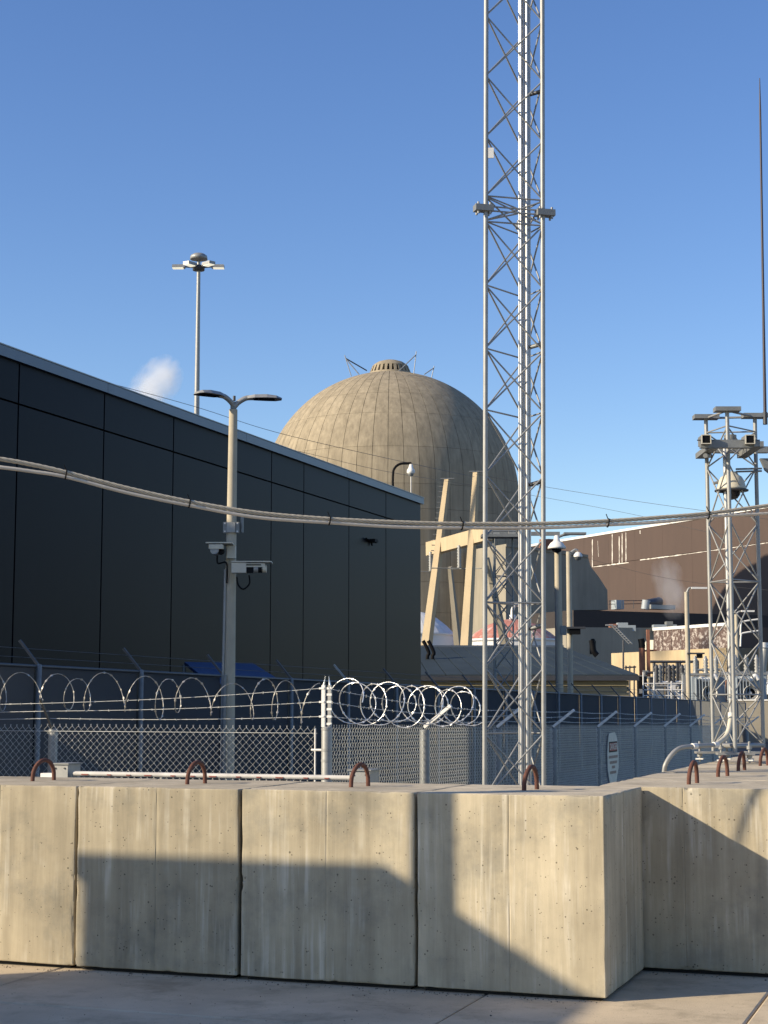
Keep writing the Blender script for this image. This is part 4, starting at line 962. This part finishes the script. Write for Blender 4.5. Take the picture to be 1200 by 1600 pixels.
for x in (1026, 1031, 1046, 1052, 1066, 1071):
    p = at(x, 1062, 99); MB().lathe([(.1, -.3)] + [(.17 if i % 2 else .1, -.3 + .11 * i) for i in range(1, 11)] + [(.05, .9)], p, 10).build('insulator', M_galvd if x % 2 else M_dgrey, t)
t = thing('small_pipe_rack', 'thin dark pipe rack at the corner of the tan wall', 'pipe rack', at(985, 1090, 118))
for x in (978, 984, 991): rod('post', at(x, 1092, 118), at(x, 1040, 118), .06, M_dgrey, t, 5)
rod('rail', at(976, 1043, 118), at(994, 1042, 118), .06, M_dgrey, t, 5)
rod('tall_post', at(974, 1092, 119), at(974, 1000, 119), .07, M_dgrey, t, 5)
t = thing('white_handrail', 'white pipe handrail around the sunken yard below the tan wall', 'handrail', at(1040, 1095, 84))
for x in (1005, 1022, 1049, 1066): rod('post', at(x, 1096, 84), at(x, 1050 if x < 1030 else 1064, 84), .035, M_white, t, 6)
for y in (1068, 1078, 1087): rod('rail', at(1005, y, 84), at(1068, y, 84), .03, M_white, t, 6)
for xa, ya_, xb, yb_ in ((1008, 1070, 1030, 1092), (1020, 1074, 1040, 1094), (1055, 1080, 1072, 1094)): rod('brace', at(xa, ya_, 84), at(xb, yb_, 84), .03, M_white, t, 6)
rnd = random.Random(4)
PC = 'switchyard post insulators'
for k in range(26):
    x = 1006 + 190 * rnd.random(); d = rnd.uniform(86, 108); ht = rnd.uniform(1.6, 3.6) if x < 1090 else rnd.uniform(2.2, 4.2)
    p = at(x, 1100, d); m = rnd.choice((M_white, M_galv, M_galvd, M_dgrey, M_duct))
    t = thing('post_insulator', {M_white: 'white', M_galv: 'pale grey', M_galvd: 'mid grey', M_dgrey: 'near-black', M_duct: 'rust-brown'}[m] + (' tall' if ht > 3 else ' short') + ' ribbed post insulator in the switchyard ' + ('near the white handrail' if x < 1085 else 'near the transformers'), 'insulator', (p.x, p.y, 0), PC)
    rod('stand', (p.x, p.y, 0), (p.x, p.y, ht * .6), .05, M_galvd, t, 6)
    MB().lathe([(.06, 0)] + [(.11 if i % 2 else .06, ht * .4 * i / 12) for i in range(1, 12)] + [(.05, ht * .4)], (p.x, p.y, ht * .6), 8).build('rib_stack', m, t)
    MB().box((p.x, p.y, ht + .03), (.3, .12, .06), (RT, HF, Z)).build('cap', M_galv, t)
for k, (x0, x1, y, d) in enumerate(((1010, 1060, 1073, 96), (1030, 1098, 1066, 99), (1120, 1200, 1052, 96), (1135, 1200, 1069, 92), (1085, 1128, 1047, 98))):
    t = thing('bus_pipe', ('pale pipe low behind the white handrail', 'pale pipe passing the foot of the lamp pole', 'pale pipe above the transformers behind the tower', 'pale pipe level with the transformer fans', 'short pale pipe over the transformer by the lamp pole')[k], 'pipe', at(x0, y, d), 'switchyard pipes')
    P = [at(x0, y + 14, d), at(x0, y + 2, d), at(x0 + 2, y, d), at(x1 - 2, y - 1, d), at(x1, y + 1, d), at(x1, y + 16, d)]
    MB().tube(bez(P, 4), .07, 8).build('pipe', M_white if k % 2 else M_galv, t)
    for u in (.3, .7): MB().tube([P[2].lerp(P[3], u) - RT * .05, P[2].lerp(P[3], u) + RT * .05], .11, 8).build('flange', M_galvd, t)
CAB = 'small switchyard cabinets'
for (x, y, w, h, d, m, lab) in ((1001, 1064, 10, 14, 92, M_black, 'small black cabinet beside the rusty stack'), (1018, 1064, 8, 10, 93, M_dgrey, 'dark grey cabinet between the stack and the bus frame'), (1028, 1078, 16, 10, 91, M_galvd, 'light grey cabinet low behind the white handrail'),
                           (1049, 1076, 11, 16, 93, M_white, 'white cabinet behind the white handrail'), (1087, 1081, 12, 17, 94, M_yellow, 'tan cabinet beside the pale lamp pole'), (1070, 1060, 8, 14, 95, M_galv, 'pale cylinder-topped cabinet next to the bus frame'), (1140, 1066, 12, 8, 90, M_duct, 'rust-coloured cabinet between the two transformers')):
    c = at(x, y, d); k = d / 2617; t = thing('equipment_cabinet', lab, 'cabinet', (c.x, c.y, 0), CAB)
    zt1 = c.z + h * k / 2
    MB().box((c.x, c.y, zt1 / 2), (w * k, .5, zt1), (RT, HF, Z)).build('case', m, t); MB().box((c.x, c.y, zt1 + .03), (w * k + .1, .6, .06), (RT, HF, Z)).build('lid', M_galvd, t)
    MB().box(Vector((c.x, c.y, zt1 * .75)) - HF * .26, (w * k * .7, .02, h * k * .5), (RT, HF, Z)).build('door', M_galv if m is not M_white else M_cream, t)
t = thing('pipe_riser', 'pale fat pipe riser with bends behind the camera tower', 'pipe', at(1192, 1095, 95))
MB().tube(bez([at(1191, 1095, 95), at(1191, 1050, 95), at(1193, 1030, 95), at(1196, 1008, 95)], 4), .22, 10).build('riser', M_galv, t)
MB().tube([at(1193, 1012, 95), at(1193, 1004, 95)], .28, 10).build('flange', M_white, t)
t = thing('bus_loops', 'white tubular bus loops against the dark shaded wall', 'bus bars', at(1160, 1015, 110))
for y in (972, 990): MB().tube(bez([at(1157, y + 20, 110), at(1158, y + 3, 110), at(1162, y - 1, 110), at(1190, y - 5, 110)], 4), .06, 6).build('bus_bar', M_white, t)
# ================================================================ WIRES
def wire(pts, r, lab):
    P = bez([at(*p) for p in pts], 8); tag(MB().tube(P, r, 4).build('overhead_wire', M_wire), lab, 'wire', 'overhead wires')
wire([(120, 585, 70), (300, 634, 75), (430, 675, 80), (600, 715, 85), (741, 745, 116)], .012, 'thin overhead wire crossing above the black building to the nearer A-frame top')
wire([(380, 690, 78), (470, 706, 82), (600, 736, 86), (699, 752, 121)], .010, 'thin overhead wire crossing the dome to the farther A-frame top')
wire([(744, 741, 116), (860, 762, 115), (1000, 784, 110), (1130, 802, 105), (1230, 815, 100)], .013, 'thin overhead wire running from the nearer A-frame over the brown hall')
wire([(699, 752, 121), (860, 779, 120), (1000, 806, 116), (1100, 830, 112), (1230, 850, 108)], .011, 'thin overhead wire running from the farther A-frame past the hall roof edge')
wire([(768, 834, 114), (900, 868, 112), (1050, 905, 110), (1230, 925, 106)], .009, 'thin overhead wire running from the cross beam in front of the brown hall')
# ================================================================ MESSENGER CABLE AND ITS POST
cl0 = Vector((-5.4, 8.05, 0)); cdir = Vector((.819, .574, 0)).normalized(); cn = Vector((-cdir.y, cdir.x, 0))
def cpt(x, y): return onplane(x, y, cl0, cn)
POSTP = Vector((-7.18, 6.805, 0))  # post out of view, added to cast the upright shadow on the blocks
up_px = [(0, 717), (50, 726), (103, 738), (200, 763), (296, 784), (400, 801), (515, 811), (620, 816), (722, 818.5), (850, 818), (950, 814), (1030, 808.5), (1107, 802), (1200, 790)]
lo_px = [(0, 730), (50, 736.5), (103, 745), (200, 770), (296, 789.5), (400, 808), (515, 816.5), (620, 823), (722, 824.5), (850, 824.5), (950, 820), (1030, 815.5), (1107, 807.5), (1200, 802)]
upp = [cpt(*p) for p in up_px]; lop = [cpt(*p) for p in lo_px]
endR = cl0 + cdir * 8.2
def run_out(first, second, end, n=6):
    c = first + (first - second).normalized() * (end - first).length * .45
    return [first * (1 - t) ** 2 + c * 2 * t * (1 - t) + end * t * t for t in [(i + 1) / n for i in range(n)]]
upp = run_out(upp[0], upp[1], Vector((POSTP.x, POSTP.y, 3.06)))[::-1] + upp + run_out(upp[-1], upp[-2], Vector((endR.x, endR.y, upp[-1].z + .5)))
lop = run_out(lop[0], lop[1], Vector((POSTP.x, POSTP.y, 2.98)))[::-1] + lop + run_out(lop[-1], lop[-2], Vector((endR.x, endR.y, lop[-1].z + .3)))
mc = thing('messenger_cable', 'twisted steel rope and pale cable tied together, sagging across the whole view', 'cable', POSTP)
def rope(path, r):
    b = MB(); P = bez(path, 44); L = 0; strands = 5
    S = [[] for _ in range(strands)]
    for i, p in enumerate(P):
        if i: L += (p - P[i - 1]).length
        d = (P[min(i + 1, len(P) - 1)] - P[max(i - 1, 0)]).normalized(); u, w = frame(d)
        for k in range(strands):
            a = 2 * math.pi * k / strands + L * 2 * math.pi / .2
            S[k].append(p + (u * math.cos(a) + w * math.sin(a)) * r * .7)
    for q in S: b.tube(q, r * .37, 6)
    MB().tube(P, r * .5, 6).build('rope_core', M_dgrey, mc)
    return b
rope(upp, .0125).build('steel_rope', M_rope, mc)
MB().tube(bez(lop, 16), .011, 10).build('pale_cable', M_cable, mc)
for x, yu, yl in ((103, 738, 745), (296, 784, 789.5), (515, 811, 816.5), (722, 818.5, 824.5), (950, 814, 820), (1107, 802, 807.5)):
    c = (cpt(x, yu) + cpt(x, yl)) / 2; hgt = (cpt(x, yu) - cpt(x, yl)).length / 2 + .014
    P = [c + cn * (.017 * math.cos(a)) + Z * (hgt * math.sin(a)) + cdir * .004 * math.sin(a) for a in [2 * math.pi * i / 14 for i in range(14)]]
    zt2 = MB().tube(P, .0045, 6, closed=True).build('zip_tie', M_black, mc)
    rod('tie_tail', c + Z * hgt, c + Z * (hgt + .03) - cdir * .012, .003, M_black, zt2, 4)
for nm, p, h, lab in (('cable_post', POSTP, 3.65, 'thick steel post added out of view to shade the blocks and hold the messenger cable'), ('cable_post', endR, 3.9, 'steel post past the ballast blocks holding the far end of the messenger cable')):
    t = thing(nm, lab, 'post', (p.x, p.y, 0)); MB().tube([(p.x, p.y, 0), (p.x, p.y, h)], .1 if h < 3.8 else .07, 14).build('pole', M_galvd, t)
    MB().box((p.x, p.y, .02), (.4, .4, .04)).build('base_plate', M_galvd, t); MB().lathe([(.11, 0), (.11, .05), (0, .09)], (p.x, p.y, h), 14).build('cap', M_galv, t)
# booth added out of view, up-sun, to shade the block row
yb1 = 5.4; tt = (YF - yb1) / .625
sx0, sx1 = on(113, 1340, 1, YF).x - .78 * tt, on(592, 1347, 1, YF).x - .78 * tt
zb1 = on(400, 1341, 1, YF).z + .434 * tt
bt = thing('shadow_booth', 'flat-roofed booth added out of view to shade the block row', 'booth', ((sx0 + sx1) / 2, yb1 - 1.3, 0))
xm = (sx0 + sx1) / 2; wbt = sx1 - sx0
MB().box((xm, yb1 - 1.3, (zb1 - .15) / 2), (wbt - .06, 2.54, zb1 - .15)).build('wall', M_cream, bt)
MB().box((xm, yb1 - 1.3, zb1 - .075), (wbt, 2.6, .15)).build('roof', M_flash, bt)
wdn = MB().box((sx1 - .02, yb1 - 1.3, 1.7), (.03, 1.4, 1.1)).build('window', M_glass, bt)
for a in (-.72, .72): MB().box((sx1 - .015, yb1 - 1.3 + a, 1.7), (.06, .06, 1.2)).build('frame', M_galvd, wdn)
MB().box((xm, yb1 - .02, 1.05), (.9, .03, 2.1)).build('door', M_galvd, bt)
# ================================================================ STEAM
def steam(name, c, size, dens, lab, seed, tilt=0):
    b = MB(); n, m_ = 20, 12
    for i in range(m_ + 1):
        ph = math.pi * i / m_
        for j in range(n): 
            a = 2 * math.pi * j / n; b.v.append(Vector((math.sin(ph) * math.cos(a), math.sin(ph) * math.sin(a), math.cos(ph))))
    b.f = [(i * n + j, (i + 1) * n + j, (i + 1) * n + (j + 1) % n, i * n + (j + 1) % n) for i in range(m_) for j in range(n)]
    me = bpy.data.meshes.new(name); me.from_pydata(b.v, [], b.f)
    m = bpy.data.materials.new(name + '_vapour'); m.use_nodes = True; nt = m.node_tree; nt.nodes.remove(nt.nodes['Principled BSDF'])
    out = nt.nodes['Material Output']; pv = nt.nodes.new('ShaderNodeVolumePrincipled'); pv.inputs['Color'].default_value = (1, 1, 1, 1); pv.inputs['Anisotropy'].default_value = .2
    tc = nt.nodes.new('ShaderNodeTexCoord'); ln = nt.nodes.new('ShaderNodeVectorMath'); ln.operation = 'LENGTH'; nt.links.new(tc.outputs['Object'], ln.inputs[0])
    nz = nt.nodes.new('ShaderNodeTexNoise'); nz.noise_dimensions = '4D'; nz.inputs['W'].default_value = seed; nz.inputs['Scale'].default_value = 1.5; nz.inputs['Detail'].default_value = 4; nt.links.new(tc.outputs['Object'], nz.inputs['Vector'])
    ad = nt.nodes.new('ShaderNodeMath'); ad.operation = 'MULTIPLY_ADD'; nt.links.new(nz.outputs['Fac'], ad.inputs[0]); ad.inputs[1].default_value = -2.0; nt.links.new(ln.outputs['Value'], ad.inputs[2])
    mr = nt.nodes.new('ShaderNodeMapRange'); mr.inputs[1].default_value = -.05; mr.inputs[2].default_value = -.7; mr.inputs[3].default_value = 0; mr.inputs[4].default_value = dens; nt.links.new(ad.outputs[0], mr.inputs[0])
    nt.links.new(mr.outputs[0], pv.inputs['Density']); nt.links.new(pv.outputs[0], out.inputs['Volume']); me.materials.append(m)
    o = link(name, me, None, Matrix.Translation(c) @ Matrix.Rotation(PSI, 4, 'Z') @ Matrix.Rotation(R(tilt), 4, 'Y') @ Matrix.Diagonal((*size, 1)))
    return tag(o, lab, 'steam', kind='stuff')
steam('steam_plume', at(238, 604, 150), (2.3, 2.3, 3.5), .55, 'small white steam puff rising above the black building roof', 3.0, 42)
steam('steam_plume', at(1046, 918, 228), (2.6, 2.6, 4.8), .13, 'faint grey steam drifting in front of the brown hall', 8.0, -12)
